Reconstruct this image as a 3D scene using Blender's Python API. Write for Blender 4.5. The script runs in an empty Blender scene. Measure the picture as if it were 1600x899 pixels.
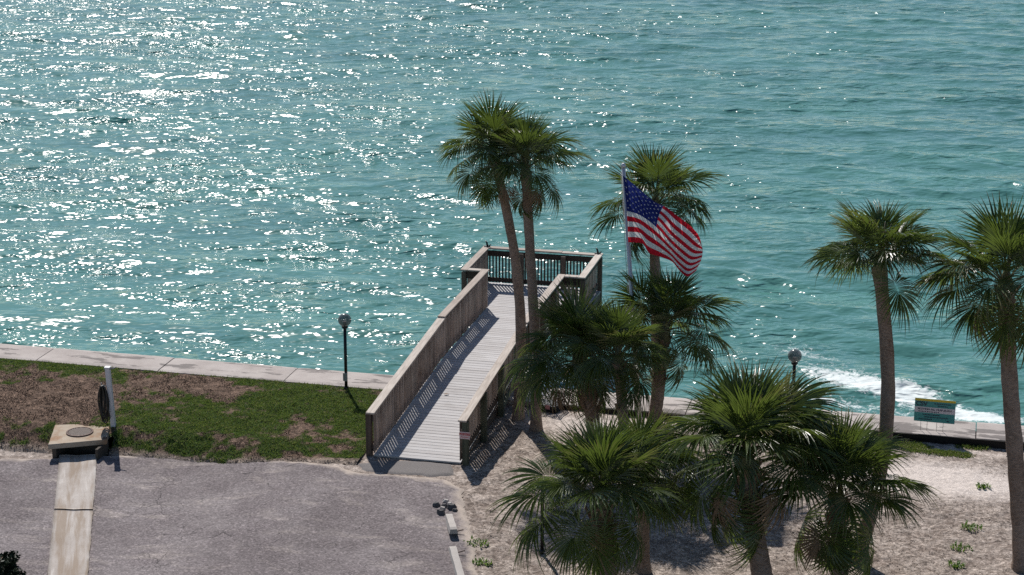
import bpy, math, random
import numpy as np
from mathutils import Vector, Matrix
R = math.radians
scene = bpy.context.scene
col = scene.collection

# ------------------------------------------------------------------ camera
F_PX, PITCH, ROLL, YAW = 3053.8, R(16.211), R(0.092), R(-13.553)
CAM = np.array([11.223, -37.845, 15.342])
_fw = np.array([math.sin(YAW)*math.cos(PITCH), math.cos(YAW)*math.cos(PITCH), -math.sin(PITCH)])
_r = np.array([math.cos(YAW), -math.sin(YAW), 0.0]); _u = np.cross(_r, _fw)
RIGHT = math.cos(ROLL)*_r + math.sin(ROLL)*_u
UP = -math.sin(ROLL)*_r + math.cos(ROLL)*_u
FWD = _fw
cam_data = bpy.data.cameras.new('camera')
cam_obj = bpy.data.objects.new('camera', cam_data); col.objects.link(cam_obj)
M = Matrix(((RIGHT[0], UP[0], -FWD[0], CAM[0]), (RIGHT[1], UP[1], -FWD[1], CAM[1]), (RIGHT[2], UP[2], -FWD[2], CAM[2]), (0, 0, 0, 1)))
cam_obj.matrix_world = M
cam_data.sensor_width = 36.0; cam_data.lens = F_PX/1600*36
cam_data.clip_start = 0.5; cam_data.clip_end = 6000
scene.camera = cam_obj

# ------------------------------------------------------------------ sky, sun, exposure
SUN_AZ, SUN_EL = R(-28.5), R(43.5)          # azimuth from +Y, to the left (seaward)
world = bpy.data.worlds.new('World'); scene.world = world; world.use_nodes = True
wn = world.node_tree.nodes; wl = world.node_tree.links
bg = wn['Background']; sky = wn.new('ShaderNodeTexSky'); sky.sky_type = 'NISHITA'
sky.sun_disc = False; sky.sun_elevation = SUN_EL; sky.sun_rotation = SUN_AZ
sky.air_density = 1.0; sky.dust_density = 0.3; sky.ozone_density = 2.5
wl.new(sky.outputs[0], bg.inputs[0]); bg.inputs[1].default_value = 0.075
sun_data = bpy.data.lights.new('sun', 'SUN'); sun_data.energy = 4.6; sun_data.angle = R(0.53); sun_data.color = (1.0, 0.955, 0.90)
sun_obj = bpy.data.objects.new('sun', sun_data); col.objects.link(sun_obj)
sun_dir = Vector((math.sin(SUN_AZ)*math.cos(SUN_EL), math.cos(SUN_AZ)*math.cos(SUN_EL), math.sin(SUN_EL)))
sun_obj.location = sun_dir*60
sun_obj.rotation_euler = sun_dir.to_track_quat('Z', 'Y').to_euler()
scene.view_settings.view_transform = 'Standard'; scene.view_settings.look = 'None'
scene.cycles.use_denoising = False; scene.cycles.sample_clamp_direct = 6.0
scene.view_settings.exposure = 0.2; scene.view_settings.gamma = 1.0
scene.view_settings.use_curve_mapping = False

# ------------------------------------------------------------------ helpers
rng = np.random.default_rng(7)
random.seed(5)
Z_WATER = -1.25

def at(x, y, z=0.0):
    """point on the level z under a picture position"""
    d = FWD*F_PX + RIGHT*(x-800) - UP*(y-449.5)
    return CAM + d*(z-CAM[2])/d[2]
def depth_of(P): return float((np.asarray(P)-CAM)@FWD)
def above(base, x, y):
    """the point seen at (x, y) that is nearest to the upright line over base"""
    d = FWD*F_PX + RIGHT*(x-800) - UP*(y-449.5); d = d/np.linalg.norm(d)
    h = np.array([d[0], d[1]]); b = np.array(base[:2])-CAM[:2]
    t = (h@b)/(h@h)
    return CAM + d*t

def hash2(ix, iy, seed):
    h = (ix.astype(np.int64)*374761393 + iy.astype(np.int64)*668265263 + seed*1442695041) & 0xffffffff
    h = ((h ^ (h >> 13))*1274126177) & 0xffffffff
    return ((h ^ (h >> 16)) & 0xffff)/65535.0
def vnoise(x, y, seed=0):
    ix = np.floor(x); iy = np.floor(y); fx = x-ix; fy = y-iy
    fx = fx*fx*(3-2*fx); fy = fy*fy*(3-2*fy)
    a = hash2(ix, iy, seed); b = hash2(ix+1, iy, seed); c = hash2(ix, iy+1, seed); d = hash2(ix+1, iy+1, seed)
    return a+(b-a)*fx+(c-a)*fy+(a-b-c+d)*fx*fy
def fbm(x, y, seed=0, o=4, s=1.0):
    x = np.asarray(x, float)*s; y = np.asarray(y, float)*s
    v = 0; a = 0.5; t = 0
    for k in range(o):
        v = v+a*vnoise(x*2**k+17.3*k, y*2**k-9.1*k, seed+k); t += a; a *= 0.5
    return v/t
def sstep(a, b, x):
    t = np.clip((np.asarray(x, float)-a)/(b-a), 0, 1); return t*t*(3-2*t)
def poly_sd(x, y, P):
    """signed distance, positive inside"""
    P = np.asarray(P, float); d = np.full(np.shape(x), 1e9); ins = np.zeros(np.shape(x), bool)
    for i in range(len(P)):
        a = P[i]; b = P[(i+1) % len(P)]; e = b-a
        t = np.clip(((x-a[0])*e[0]+(y-a[1])*e[1])/(e@e), 0, 1)
        d = np.minimum(d, np.hypot(x-a[0]-t*e[0], y-a[1]-t*e[1]))
        c = ((a[1] > y) != (b[1] > y)) & (x < e[0]*(y-a[1])/(e[1]+1e-12)+a[0])
        ins ^= c
    return np.where(ins, d, -d)

def np_mesh(name, V, Fq, mat=None, smooth=True, attrs=None, tris=None):
    me = bpy.data.meshes.new(name)
    V = np.asarray(V, np.float32); Fq = np.asarray(Fq, np.int32)
    n4 = len(Fq)*Fq.shape[1] if len(Fq) else 0; k = Fq.shape[1] if len(Fq) else 4
    me.vertices.add(len(V)); me.vertices.foreach_set('co', V.ravel())
    me.loops.add(n4); me.loops.foreach_set('vertex_index', Fq.ravel())
    me.polygons.add(len(Fq)); me.polygons.foreach_set('loop_start', np.arange(0, n4, k, dtype=np.int32))
    me.polygons.foreach_set('use_smooth', np.full(len(Fq), smooth))
    me.update(calc_edges=True)
    for an, av in (attrs or {}).items():
        A = me.attributes.new(an, 'FLOAT', 'POINT'); A.data.foreach_set('value', np.asarray(av, np.float32).ravel())
    if mat: me.materials.append(mat)
    return me

class MB:
    """collects shapes, then links them as one mesh object"""
    def __init__(s): s.v = []; s.f = []; s.m = []; s.sm = []
    def add(s, V, Fs, mi=0, smooth=False):
        o = len(s.v); s.v += [tuple(map(float, p)) for p in V]
        for q in Fs: s.f.append(tuple(i+o for i in q)); s.m.append(mi); s.sm.append(smooth)
        return s
    def box(s, lo, hi, mi=0, T=None):
        (a, b, c), (d, e, f) = lo, hi
        V = [(a,b,c),(d,b,c),(d,e,c),(a,e,c),(a,b,f),(d,b,f),(d,e,f),(a,e,f)]
        if T is not None: V = [tuple(T @ Vector(p)) for p in V]
        return s.add(V, [(0,3,2,1),(4,5,6,7),(0,1,5,4),(1,2,6,5),(2,3,7,6),(3,0,4,7)], mi)
    def hexa(s, bot, top, mi=0):
        return s.add(list(bot)+list(top), [(0,3,2,1),(4,5,6,7),(0,1,5,4),(1,2,6,5),(2,3,7,6),(3,0,4,7)], mi)
    def beam(s, A, B, w, h, mi=0, up=(0,0,1)):
        A = np.array(A, float); B = np.array(B, float); t = B-A; t /= np.linalg.norm(t)
        sd = np.cross(t, up); sd /= np.linalg.norm(sd); n = np.cross(sd, t)
        def ring(P): return [P-sd*w/2-n*h/2, P+sd*w/2-n*h/2, P+sd*w/2+n*h/2, P-sd*w/2+n*h/2]
        V = ring(A)+ring(B)
        return s.add(V, [(0,1,2,3),(7,6,5,4),(0,4,5,1),(1,5,6,2),(2,6,7,3),(3,7,4,0)], mi)
    def tube(s, pts, rad, n=10, mi=0, caps=True, smooth=True):
        pts = [np.array(p, float) for p in pts]
        rr = rad if hasattr(rad, '__len__') else [rad]*len(pts)
        V = []; Fs = []; prev = None
        for i, p in enumerate(pts):
            t = pts[min(i+1, len(pts)-1)]-pts[max(i-1, 0)]; t /= np.linalg.norm(t)+1e-12
            if prev is None:
                a = np.array((0,0,1.)) if abs(t[2]) < .9 else np.array((1.,0,0)); sd = np.cross(t, a)
            else: sd = prev-t*(prev@t)
            sd /= np.linalg.norm(sd); prev = sd; n2 = np.cross(t, sd)
            for k in range(n):
                a = 2*math.pi*k/n; V.append(p+rr[i]*(math.cos(a)*sd+math.sin(a)*n2))
        for i in range(len(pts)-1):
            for k in range(n):
                Fs.append((i*n+k, i*n+(k+1) % n, (i+1)*n+(k+1) % n, (i+1)*n+k))
        s.add(V, Fs, mi, smooth)
        if caps:
            o = len(s.v)-len(V)
            s.f.append(tuple(o+k for k in range(n))[::-1]); s.m.append(mi); s.sm.append(False)
            s.f.append(tuple(o+(len(pts)-1)*n+k for k in range(n))); s.m.append(mi); s.sm.append(False)
        return s
    def lathe(s, c, prof, n=20, mi=0, smooth=True):
        V = []; Fs = []
        for (rad, z) in prof:
            for k in range(n):
                a = 2*math.pi*k/n; V.append((c[0]+rad*math.cos(a), c[1]+rad*math.sin(a), c[2]+z))
        for i in range(len(prof)-1):
            for k in range(n): Fs.append((i*n+k, i*n+(k+1) % n, (i+1)*n+(k+1) % n, (i+1)*n+k))
        return s.add(V, Fs, mi, smooth)
    def mesh(s, name, mats):
        me = bpy.data.meshes.new(name); me.from_pydata(s.v, [], s.f)
        for m in (mats if isinstance(mats, (list, tuple)) else [mats]): me.materials.append(m)
        me.polygons.foreach_set('material_index', s.m); me.polygons.foreach_set('use_smooth', s.sm); me.update()
        return me
    def build(s, name, mats, parent=None, bevel=0.0):
        o = link(name, s.mesh(name, mats), parent)
        if bevel:
            b = o.modifiers.new('bevel', 'BEVEL'); b.width = bevel; b.segments = 2; b.limit_method = 'ANGLE'
        return o

def link(name, data, parent=None, loc=None, rot=None, matrix=None):
    o = bpy.data.objects.new(name, data); col.objects.link(o)
    if parent is not None: o.parent = parent
    if matrix is not None: o.matrix_local = matrix
    if loc is not None: o.location = loc
    if rot is not None: o.rotation_euler = rot
    return o
def tag(o, label, cat, group=None):
    o['label'] = label; o['category'] = cat
    if group: o['group'] = group
    return o
def thing(name, label, cat, loc=(0,0,0), rz=0, group=None):
    o = bpy.data.objects.new(name, None); col.objects.link(o); o.location = loc; o.rotation_euler = (0,0,rz)
    o.empty_display_size = .2
    return tag(o, label, cat, group)
def structure(o): o['kind'] = 'structure'; return o
def stuff(o, label, cat): o['kind'] = 'stuff'; o['label'] = label; o['category'] = cat; return o

# ------------------------------------------------------------------ materials
class NT:
    def __init__(s, name):
        s.m = bpy.data.materials.new(name); s.m.use_nodes = True
        s.n = s.m.node_tree.nodes; s.l = s.m.node_tree.links
        s.b = s.n['Principled BSDF']; s.out = s.n['Material Output']
    def put(s, v, sock):
        if hasattr(v, 'is_linked') or isinstance(v, bpy.types.NodeSocket): s.l.new(v, sock)
        else:
            if isinstance(v, (tuple, list)) and len(v) == 3 and sock.type == 'RGBA': v = (*v, 1)
            sock.default_value = v
    def node(s, t, ins=None, **kw):
        n = s.n.new(t)
        for k, v in kw.items(): setattr(n, k, v)
        for k, v in (ins or {}).items(): s.put(v, n.inputs[k])
        return n
    def coord(s, kind='Object'):
        return s.node('ShaderNodeTexCoord').outputs[kind]
    def pos(s): return s.node('ShaderNodeNewGeometry').outputs['Position']
    def mapv(s, v, scale=(1,1,1), rot=(0,0,0), loc=(0,0,0)):
        return s.node('ShaderNodeMapping', {'Vector': v, 'Scale': scale, 'Rotation': rot, 'Location': loc}).outputs[0]
    def noise(s, v, scale, detail=4, rough=.55, dist=0.0, out='Fac'):
        return s.node('ShaderNodeTexNoise', {'Vector': v, 'Scale': scale, 'Detail': detail, 'Roughness': rough, 'Distortion': dist}).outputs[0 if out == 'Fac' else 1]
    def voro(s, v, scale, feature='F1', out=0, rand=1.0):
        n = s.node('ShaderNodeTexVoronoi', feature=feature); s.put(v, n.inputs['Vector']); n.inputs['Scale'].default_value = scale; n.inputs['Randomness'].default_value = rand
        return n.outputs[out]
    def ramp(s, f, stops, interp='LINEAR'):
        n = s.node('ShaderNodeValToRGB', {'Fac': f}); r = n.color_ramp; r.interpolation = interp
        while len(r.elements) < len(stops): r.elements.new(.5)
        for e, (p, c) in zip(r.elements, stops):
            e.position = p; e.color = (c, c, c, 1) if isinstance(c, (int, float)) else (*c, 1)
        return n.outputs[0]
    def mix(s, f, a, b, mode='MIX'):
        n = s.node('ShaderNodeMix', data_type='RGBA', blend_type=mode)
        s.put(f, n.inputs[0]); s.put(a, n.inputs[6]); s.put(b, n.inputs[7]); return n.outputs[2]
    def math(s, op, a, b=0.0, clamp=False):
        n = s.node('ShaderNodeMath', operation=op, use_clamp=clamp); s.put(a, n.inputs[0]); s.put(b, n.inputs[1]); return n.outputs[0]
    def attr(s, name): return s.node('ShaderNodeAttribute', attribute_name=name).outputs['Fac']
    def orand(s): return s.node('ShaderNodeObjectInfo').outputs['Random']
    def bump(s, h, strength=.5, dist=.02, normal=None):
        n = s.node('ShaderNodeBump', {'Height': h, 'Strength': strength, 'Distance': dist})
        if normal is not None: s.l.new(normal, n.inputs['Normal'])
        return n.outputs[0]
    def set(s, color=None, rough=None, normal=None, metal=None, spec=None, ior=None, **kw):
        for k, v in (('Base Color', color), ('Roughness', rough), ('Normal', normal), ('Metallic', metal), ('Specular IOR Level', spec), ('IOR', ior)):
            if v is not None: s.put(v, s.b.inputs[k])
        return s.m

def plain(name, c, rough=.6, metal=0.0, vary=.15, scale=12, bump=.15):
    t = NT(name); p = t.coord()
    n = t.noise(p, scale, 5, .6)
    cc = t.mix(n, tuple(x*(1-vary) for x in c), tuple(min(1, x*(1+vary)) for x in c))
    return t.set(cc, rough, t.bump(t.noise(p, scale*4, 3), bump, .004), metal)

def wood_mat(name, dark, light, axis=2, weather=.5, vary=.85):
    """grey weathered wood, grain along the axis, tone differs from board to board"""
    t = NT(name); p = t.pos(); rnd = t.orand()
    sc = [26, 26, 26]; sc[axis] = 1.6
    off = t.node('ShaderNodeCombineXYZ', {'X': t.math('MULTIPLY', rnd, 37.0), 'Y': t.math('MULTIPLY', rnd, 91.0), 'Z': t.math('MULTIPLY', rnd, 53.0)}).outputs[0]
    v = t.node('ShaderNodeVectorMath', {0: t.mapv(p, sc), 1: off}, operation='ADD').outputs[0]
    g = t.noise(v, 1.0, 5, .6, .4)
    c = t.mix(t.ramp(g, [(.3, 0), (.72, 1)]), dark, light)
    c = t.mix(t.math('MULTIPLY', t.ramp(rnd, [(0, 0), (1, 1)]), vary), c, t.mix(1.0, c, (.55, .5, .47), 'MULTIPLY'))
    st = t.noise(p, 1.7, 5, .65)
    c = t.mix(t.math('MULTIPLY', t.ramp(st, [(.52, 0), (.7, 1)]), weather), c, t.mix(1.0, c, (.5, .46, .42), 'MULTIPLY'))
    return t.set(c, .82, t.bump(g, .5, .004), spec=.25)

M_picket = wood_mat('weathered_pickets', (.24, .185, .155), (.56, .465, .40), 2, .75)
M_cap = wood_mat('weathered_cap_wood', (.42, .36, .31), (.68, .61, .54), 1, .35)
M_capx = wood_mat('weathered_cap_wood_cross', (.40, .345, .295), (.66, .59, .525), 0, .35)
M_deck = wood_mat('grey_deck_boards', (.42, .405, .40), (.555, .54, .535), 0, .22, .28)
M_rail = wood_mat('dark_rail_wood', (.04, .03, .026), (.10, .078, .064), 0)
M_raily = wood_mat('dark_rail_wood_long', (.08, .062, .052), (.21, .165, .14), 1)
M_post = wood_mat('green_treated_posts', (.07, .085, .062), (.19, .215, .16), 2)

M_shade_strip = wood_mat('seawall_shade_strip', (.012, .010, .009), (.035, .028, .024), 0)  # near-black tone that carries the shade behind the seawall cap
M_postb = wood_mat('brown_posts', (.07, .052, .042), (.19, .148, .12), 2)
def ground_nodes(t, p):
    big = t.noise(p, .35, 4, .6); mid = t.noise(p, 2.2, 5, .62); fine = t.noise(p, 28, 5, .7); grit = t.voro(p, 95)
    return big, mid, fine, grit

def sand_mat():
    t = NT('pale_shell_sand'); p = t.pos()
    big, mid, fine, grit = ground_nodes(t, p)
    c = t.mix(t.ramp(mid, [(.32, 0), (.62, 1)]), (.255, .205, .175), (.50, .425, .37))
    c = t.mix(t.ramp(t.math('ADD', t.math('MULTIPLY', t.attr('pale'), .8), t.math('MULTIPLY', mid, .4)), [(.35, 0), (.85, 1)]), c, (.70, .615, .555))
    spk = t.ramp(fine, [(.36, 1), (.50, 0)])
    c = t.mix(t.math('MULTIPLY', spk, t.math('SUBTRACT', .62, t.math('MULTIPLY', t.attr('pale'), .42))), c, (.10, .075, .06))
    lump = t.ramp(t.noise(p, 9, 4, .6, .3), [(.40, .6), (.54, 0)])
    c = t.mix(t.math('MULTIPLY', lump, t.math('SUBTRACT', 1.0, t.math('MULTIPLY', t.attr('pale'), .8))), c, (.12, .09, .072))
    peb = t.ramp(grit, [(.0, 1), (.22, 0)])
    c = t.mix(t.math('MULTIPLY', peb, .5), c, (.62, .57, .52))
    vc = t.node('ShaderNodeTexVoronoi'); t.put(p, vc.inputs['Vector']); vc.inputs['Scale'].default_value = 21.0
    fl = t.node('ShaderNodeSeparateColor', {0: vc.outputs['Color']}).outputs[0]
    flk = t.ramp(fl, [(0, .52), (.25, .86), (.55, 1.03), (.85, 1.06), (1, 1.5)])
    am = t.math('SUBTRACT', 1.0, t.math('MULTIPLY', t.attr('pale'), .65))
    c = t.mix(am, c, t.mix(1.0, c, flk, 'MULTIPLY'))
    c = t.mix(t.attr('pit'), c, (.012, .011, .011))
    h = t.math('ADD', fine, t.math('MULTIPLY', mid, 1.5))
    return t.set(c, .95, t.bump(h, .9, .035), spec=.1)
M_sand = sand_mat()

def lawn_mat():
    t = NT('patchy_lawn_soil'); p = t.pos()
    big, mid, fine, grit = ground_nodes(t, p)
    soil = t.mix(t.ramp(fine, [(.35, 0), (.65, 1)]), (.055, .034, .024), (.25, .170, .125))
    soil = t.mix(t.math('MULTIPLY', t.attr('sandy'), .9), soil, t.mix(fine, (.30, .23, .18), (.50, .42, .35)))
    gr = t.mix(t.ramp(fine, [(.35, 0), (.65, 1)]), (.018, .036, .008), (.06, .10, .022))
    c = t.mix(t.ramp(t.math('ADD', t.attr('grass'), t.math('MULTIPLY', t.math('SUBTRACT', fine, .5), .9)), [(.35, 0), (.6, 1)]), soil, gr)
    vc = t.node('ShaderNodeTexVoronoi'); t.put(p, vc.inputs['Vector']); vc.inputs['Scale'].default_value = 15.0
    fl = t.node('ShaderNodeSeparateColor', {0: vc.outputs['Color']}).outputs[0]
    c = t.mix(.8, c, t.mix(1.0, c, t.ramp(fl, [(0, .35), (.4, .85), (.8, 1.1), (1, 1.7)]), 'MULTIPLY'))
    return t.set(c, .95, t.bump(t.math('ADD', fine, mid), 1.0, .04), spec=.1)
M_lawn = lawn_mat()

def asphalt_mat():
    t = NT('worn_grey_asphalt'); p = t.pos()
    big, mid, fine, grit = ground_nodes(t, p)
    agg = t.noise(p, 24, 5, .8)
    c = t.mix(t.ramp(agg, [(.36, 0), (.66, 1)]), (.080, .066, .067), (.270, .232, .233))
    c = t.mix(t.ramp(t.noise(p, .8, 5, .6), [(.42, 0), (.66, .55)]), c, t.mix(agg, (.17, .15, .148), (.36, .32, .315)))
    c = t.mix(t.ramp(t.noise(t.mapv(p, (.5, 1.6, 1), (0, 0, .3)), 1.3, 6, .7, .6), [(.54, 0), (.76, .6)]), c, (.46, .40, .355))
    dv = t.node('ShaderNodeVectorMath', {0: p, 1: t.node('ShaderNodeVectorMath', {0: t.noise(p, 2.5, 4, .6, 0, 'Color'), 1: (.55, .55, .0)}, operation='MULTIPLY').outputs[0]}, operation='ADD').outputs[0]
    cr = t.voro(dv, .62, 'DISTANCE_TO_EDGE'); crk = t.math('MULTIPLY', t.ramp(cr, [(.0, 1), (.012, 0)]), t.ramp(t.noise(p, .9, 3), [(.45, 0), (.6, 1)]))
    cr2 = t.voro(dv, 1.9, 'DISTANCE_TO_EDGE'); crk2 = t.math('MULTIPLY', t.ramp(cr2, [(0, 1), (.018, 0)]), t.ramp(t.noise(p, .7, 2), [(.5, 0), (.6, .8)]))
    vc = t.node('ShaderNodeTexVoronoi'); t.put(p, vc.inputs['Vector']); vc.inputs['Scale'].default_value = 27.0
    fl = t.node('ShaderNodeSeparateColor', {0: vc.outputs['Color']}).outputs[0]
    c = t.mix(.55, c, t.mix(1.0, c, t.ramp(fl, [(0, .45), (.35, .85), (.75, 1.05), (1, 1.75)]), 'MULTIPLY'))
    ck = t.math('MAXIMUM', crk, crk2)
    ck = t.math('MULTIPLY', ck, t.ramp(t.noise(p, 1.4, 3), [(.4, .15), (.6, 1)]))
    c = t.mix(t.math('MULTIPLY', ck, .85), c, (.035, .03, .029))
    c = t.mix(t.ramp(t.noise(p, .33, 4, .6), [(.40, .45), (.56, 0)]), c, t.mix(1.0, c, (.62, .60, .60), 'MULTIPLY'))
    ed = t.ramp(t.math('ADD', t.attr('edge'), t.math('MULTIPLY', t.math('SUBTRACT', mid, .5), 1.2)), [(.35, 0), (.75, 1)])
    c = t.mix(t.math('MULTIPLY', ed, .85), c, t.mix(fine, (.33, .27, .225), (.56, .48, .41)))
    h = t.math('SUBTRACT', t.math('MULTIPLY', agg, .6), ck)
    return t.set(c, .9, t.bump(h, .8, .012), spec=.2)
M_asphalt = asphalt_mat()

def concrete_mat(name, lo, hi, stain=None, stain_amt=.0, rust=False, scale=1.0, streak=False):
    t = NT(name); p = t.pos()
    n1 = t.noise(p, 1.1*scale, 6, .62); n2 = t.noise(p, 42*scale, 4, .7); n3 = t.noise(t.mapv(p, (.35, 1.5, 1)), 2.6*scale, 5, .6)
    c = t.mix(t.ramp(n1, [(.3, 0), (.7, 1)]), lo, hi)
    c = t.mix(t.math('MULTIPLY', t.ramp(n2, [(.3, 1), (.5, 0)]), .35), c, tuple(x*.45 for x in lo))
    if stain is not None:
        m = t.ramp(t.math('ADD', n3, t.math('MULTIPLY', t.attr('damp'), .13)), [(.575, 0), (.60, 1)])
        c = t.mix(t.math('MULTIPLY', m, stain_amt), c, stain)
    if streak:
        sp = t.node('ShaderNodeSeparateXYZ', {0: p}); ac = t.attr('across')
        sk = t.noise(t.node('ShaderNodeCombineXYZ', {'X': t.math('MULTIPLY', ac, 4.2), 'Y': t.math('MULTIPLY', sp.outputs[1], .45), 'Z': 3.3}).outputs[0], 1.0, 5, .65, .3)
        c = t.mix(t.ramp(sk, [(.42, .7), (.55, 0)]), c, (.25, .185, .13)); c = t.mix(t.ramp(sk, [(.60, 0), (.70, .6)]), c, (.62, .58, .54))
    if rust:
        c = t.mix(t.ramp(t.noise(p, 3.1, 5, .65), [(.46, 0), (.66, .75)]), c, (.26, .13, .06))
    return t.set(c, .88, t.bump(t.math('ADD', n2, n1), .4, .01), spec=.2)
M_seawall = concrete_mat('seawall_concrete', (.34, .295, .27), (.50, .45, .415), (.17, .15, .14), .9)
M_gutter = concrete_mat('gutter_concrete', (.33, .285, .25), (.47, .425, .385), streak=True)
M_slab = concrete_mat('rust_stained_concrete', (.31, .245, .18), (.46, .385, .30), rust=True)
M_stop = concrete_mat('pale_kerb_concrete', (.34, .31, .285), (.48, .445, .415))
M_iron = plain('rusty_iron', (.11, .065, .05), .75, .2, .4, 30, .5)
M_inlet = concrete_mat('shade_toned_inlet_concrete', (.06, .05, .04), (.13, .11, .09))  # colour darkened to carry the shade under the drain slab
M_dark = plain('damp_dark_soil', (.012, .011, .011), .9, 0, .4, 9, .6)

def water_mat():
    t = NT('sea_water'); p = t.pos()
    w = t.mapv(t.mapv(p, (1, 1, 1), (0, 0, -.24)), (.88, 1.55, 1))
    a = t.noise(w, .95, 1, .5, .3); b = t.noise(w, 2.5, 1, .5, .4); c2 = t.noise(t.mapv(t.mapv(p, (1, 1, 1), (0, 0, -.45)), (.95, 1.35, 1)), 5.6, 0, .5, .2)
    gust = t.math('MULTIPLY', t.ramp(t.noise(t.mapv(p, (.6, 1.5, 1), (0, 0, -.25)), .16, 3, .55), [(.36, .5), (.58, 1.0)]), t.ramp(t.noise(t.mapv(p, (.45, 1.3, 1), (0, 0, -.1)), .62, 2, .5), [(.36, .45), (.60, 1.25)]))
    h1 = t.bump(a, gust, .245); h2 = t.bump(b, gust, .100, h1); h3 = t.bump(c2, gust, .026, h2)
    tone = t.noise(t.mapv(p, (.5, 1.3, 1)), .22, 5, .6)
    c = t.mix(t.ramp(tone, [(.3, 0), (.7, 1)]), (.050, .158, .144), (.086, .236, .204))
    fo = t.attr('foam'); fn = t.noise(p, 5.5, 6, .72, .8); fn2 = t.noise(p, 22, 3, .6)
    fm = t.ramp(t.math('ADD', fo, t.math('MULTIPLY', t.math('SUBTRACT', t.math('ADD', t.math('MULTIPLY', fn, .75), t.math('MULTIPLY', fn2, .25)), .5), 3.4)), [(.55, 0), (.95, 1)])
    c = t.mix(t.math('MULTIPLY', fm, .85), c, (.74, .78, .77))
    rg = t.mix(fm, (.125,)*3, (.6,)*3)
    return t.set(c, rg, h3, ior=1.33, spec=.5)
M_water = water_mat()

def frond_mat():
    t = NT('palm_frond'); rnd = t.orand(); p = t.coord()
    c = t.mix(rnd, (.040, .074, .020), (.086, .124, .032))
    n = t.noise(p, 9, 3); c = t.mix(t.math('MULTIPLY', n, .5), c, (.085, .105, .03))
    tip = t.attr('tip')
    old = t.ramp(t.math('ADD', t.math('MULTIPLY', tip, .65), t.math('MULTIPLY', t.math('FRACT', t.math('MULTIPLY', rnd, 7.31)), .45)), [(.80, 0), (.98, .85)])
    c = t.mix(old, c, (.23, .165, .085))
    t.set(c, .34, spec=.6)
    tr = t.node('ShaderNodeBsdfTranslucent', {'Color': t.mix(.55, c, (.17, .24, .03))})
    mx = t.node('ShaderNodeMixShader', {0: .33, 1: t.b.outputs[0], 2: tr.outputs[0]})
    t.l.new(mx.outputs[0], t.out.inputs[0]); return t.m
M_frond = frond_mat()
def stalk_mat():
    t = NT('palm_stalk'); c = t.mix(t.noise(t.coord(), 6), (.07, .085, .03), (.17, .15, .07)); return t.set(c, .5)
M_stalk = stalk_mat()
def trunk_mat():
    t = NT('palm_bark'); p = t.pos()
    v = t.mapv(p, (14, 14, 34)); n = t.noise(v, 1, 5, .65, .5); n2 = t.noise(p, 2.5, 4)
    c = t.mix(t.ramp(n, [(.3, 0), (.7, 1)]), (.11, .074, .056), (.36, .27, .215))
    c = t.mix(t.ramp(n2, [(.4, 0), (.7, .5)]), c, (.38, .305, .26))
    return t.set(c, .92, t.bump(n, 1.0, .03), spec=.1)
M_trunk = trunk_mat()
M_boot = plain('dry_leaf_base', (.20, .13, .085), .85, 0, .55, 9, .5)

# ------------------------------------------------------------------ terrain heights
def z_pave(x): return -.30*sstep(-1.2, -5.6, x) if False else -.30*sstep(0, 1, (-1.2-np.asarray(x, float))/4.4)
def edge_lawn(x):   # the lawn's lower edge (y) as it runs along the car park
    return np.interp(x, [-40, -8.6, -7.2, -5.5, -4.2, -2.6, -1.2, 0], [-.82, -.82, -.66, -.62, -.72, -.64, -.52, -.35])
def z_lawn(x, y):
    zp = z_pave(x); e = edge_lawn(x)
    return zp + (.055-zp)*sstep(-.1, 1.0, np.asarray(y)-e)
def z_sand(x, y):
    return -.03 + .05*(fbm(x, y, 11, 3, .6)-.5)-.07*sstep(2.9, 3.9, y)*sstep(3, 6, x)
def z_ground(x, y):
    w = sstep(-.6, .6, np.asarray(x)-0.2)
    left = np.where(np.asarray(y) > edge_lawn(x)-.3, z_lawn(x, y)-.03, z_pave(x)-.02)
    return left*(1-w)+z_sand(x, y)*w
def at_h(x, y, hf, dz=0.0):
    P = at(x, y, 0)
    for _ in range(8): P = at(x, y, float(hf(P[0], P[1]))+dz)
    return P
zp_xy = lambda x, y: float(z_pave(x))
Y_BACK, Y_FRONT, Z_CAP = 4.03, 5.10, .10      # seawall cap

def grid_sheet(name, x0, x1, y0, y1, st, hf, mat, keep=None, attrs=None):
    nx = int(round((x1-x0)/st))+1; ny = int(round((y1-y0)/st))+1
    X, Y = np.meshgrid(np.linspace(x0, x1, nx), np.linspace(y0, y1, ny))
    Z = hf(X, Y)
    V = np.stack([X, Y, Z], -1).reshape(-1, 3)
    I = np.arange(nx*ny).reshape(ny, nx)
    Q = np.stack([I[:-1, :-1], I[:-1, 1:], I[1:, 1:], I[1:, :-1]], -1).reshape(-1, 4)
    if keep is not None:
        k = keep(X, Y).reshape(-1); Q = Q[k[Q].all(1)]
        used = np.zeros(len(V), bool); used[Q] = True; mp = np.cumsum(used)-1
        V = V[used]; Q = mp[Q]
    A = {n: f(V[:, 0], V[:, 1]) for n, f in (attrs or {}).items()}
    return link(name, np_mesh(name, V, Q, mat, True, A))

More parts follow.
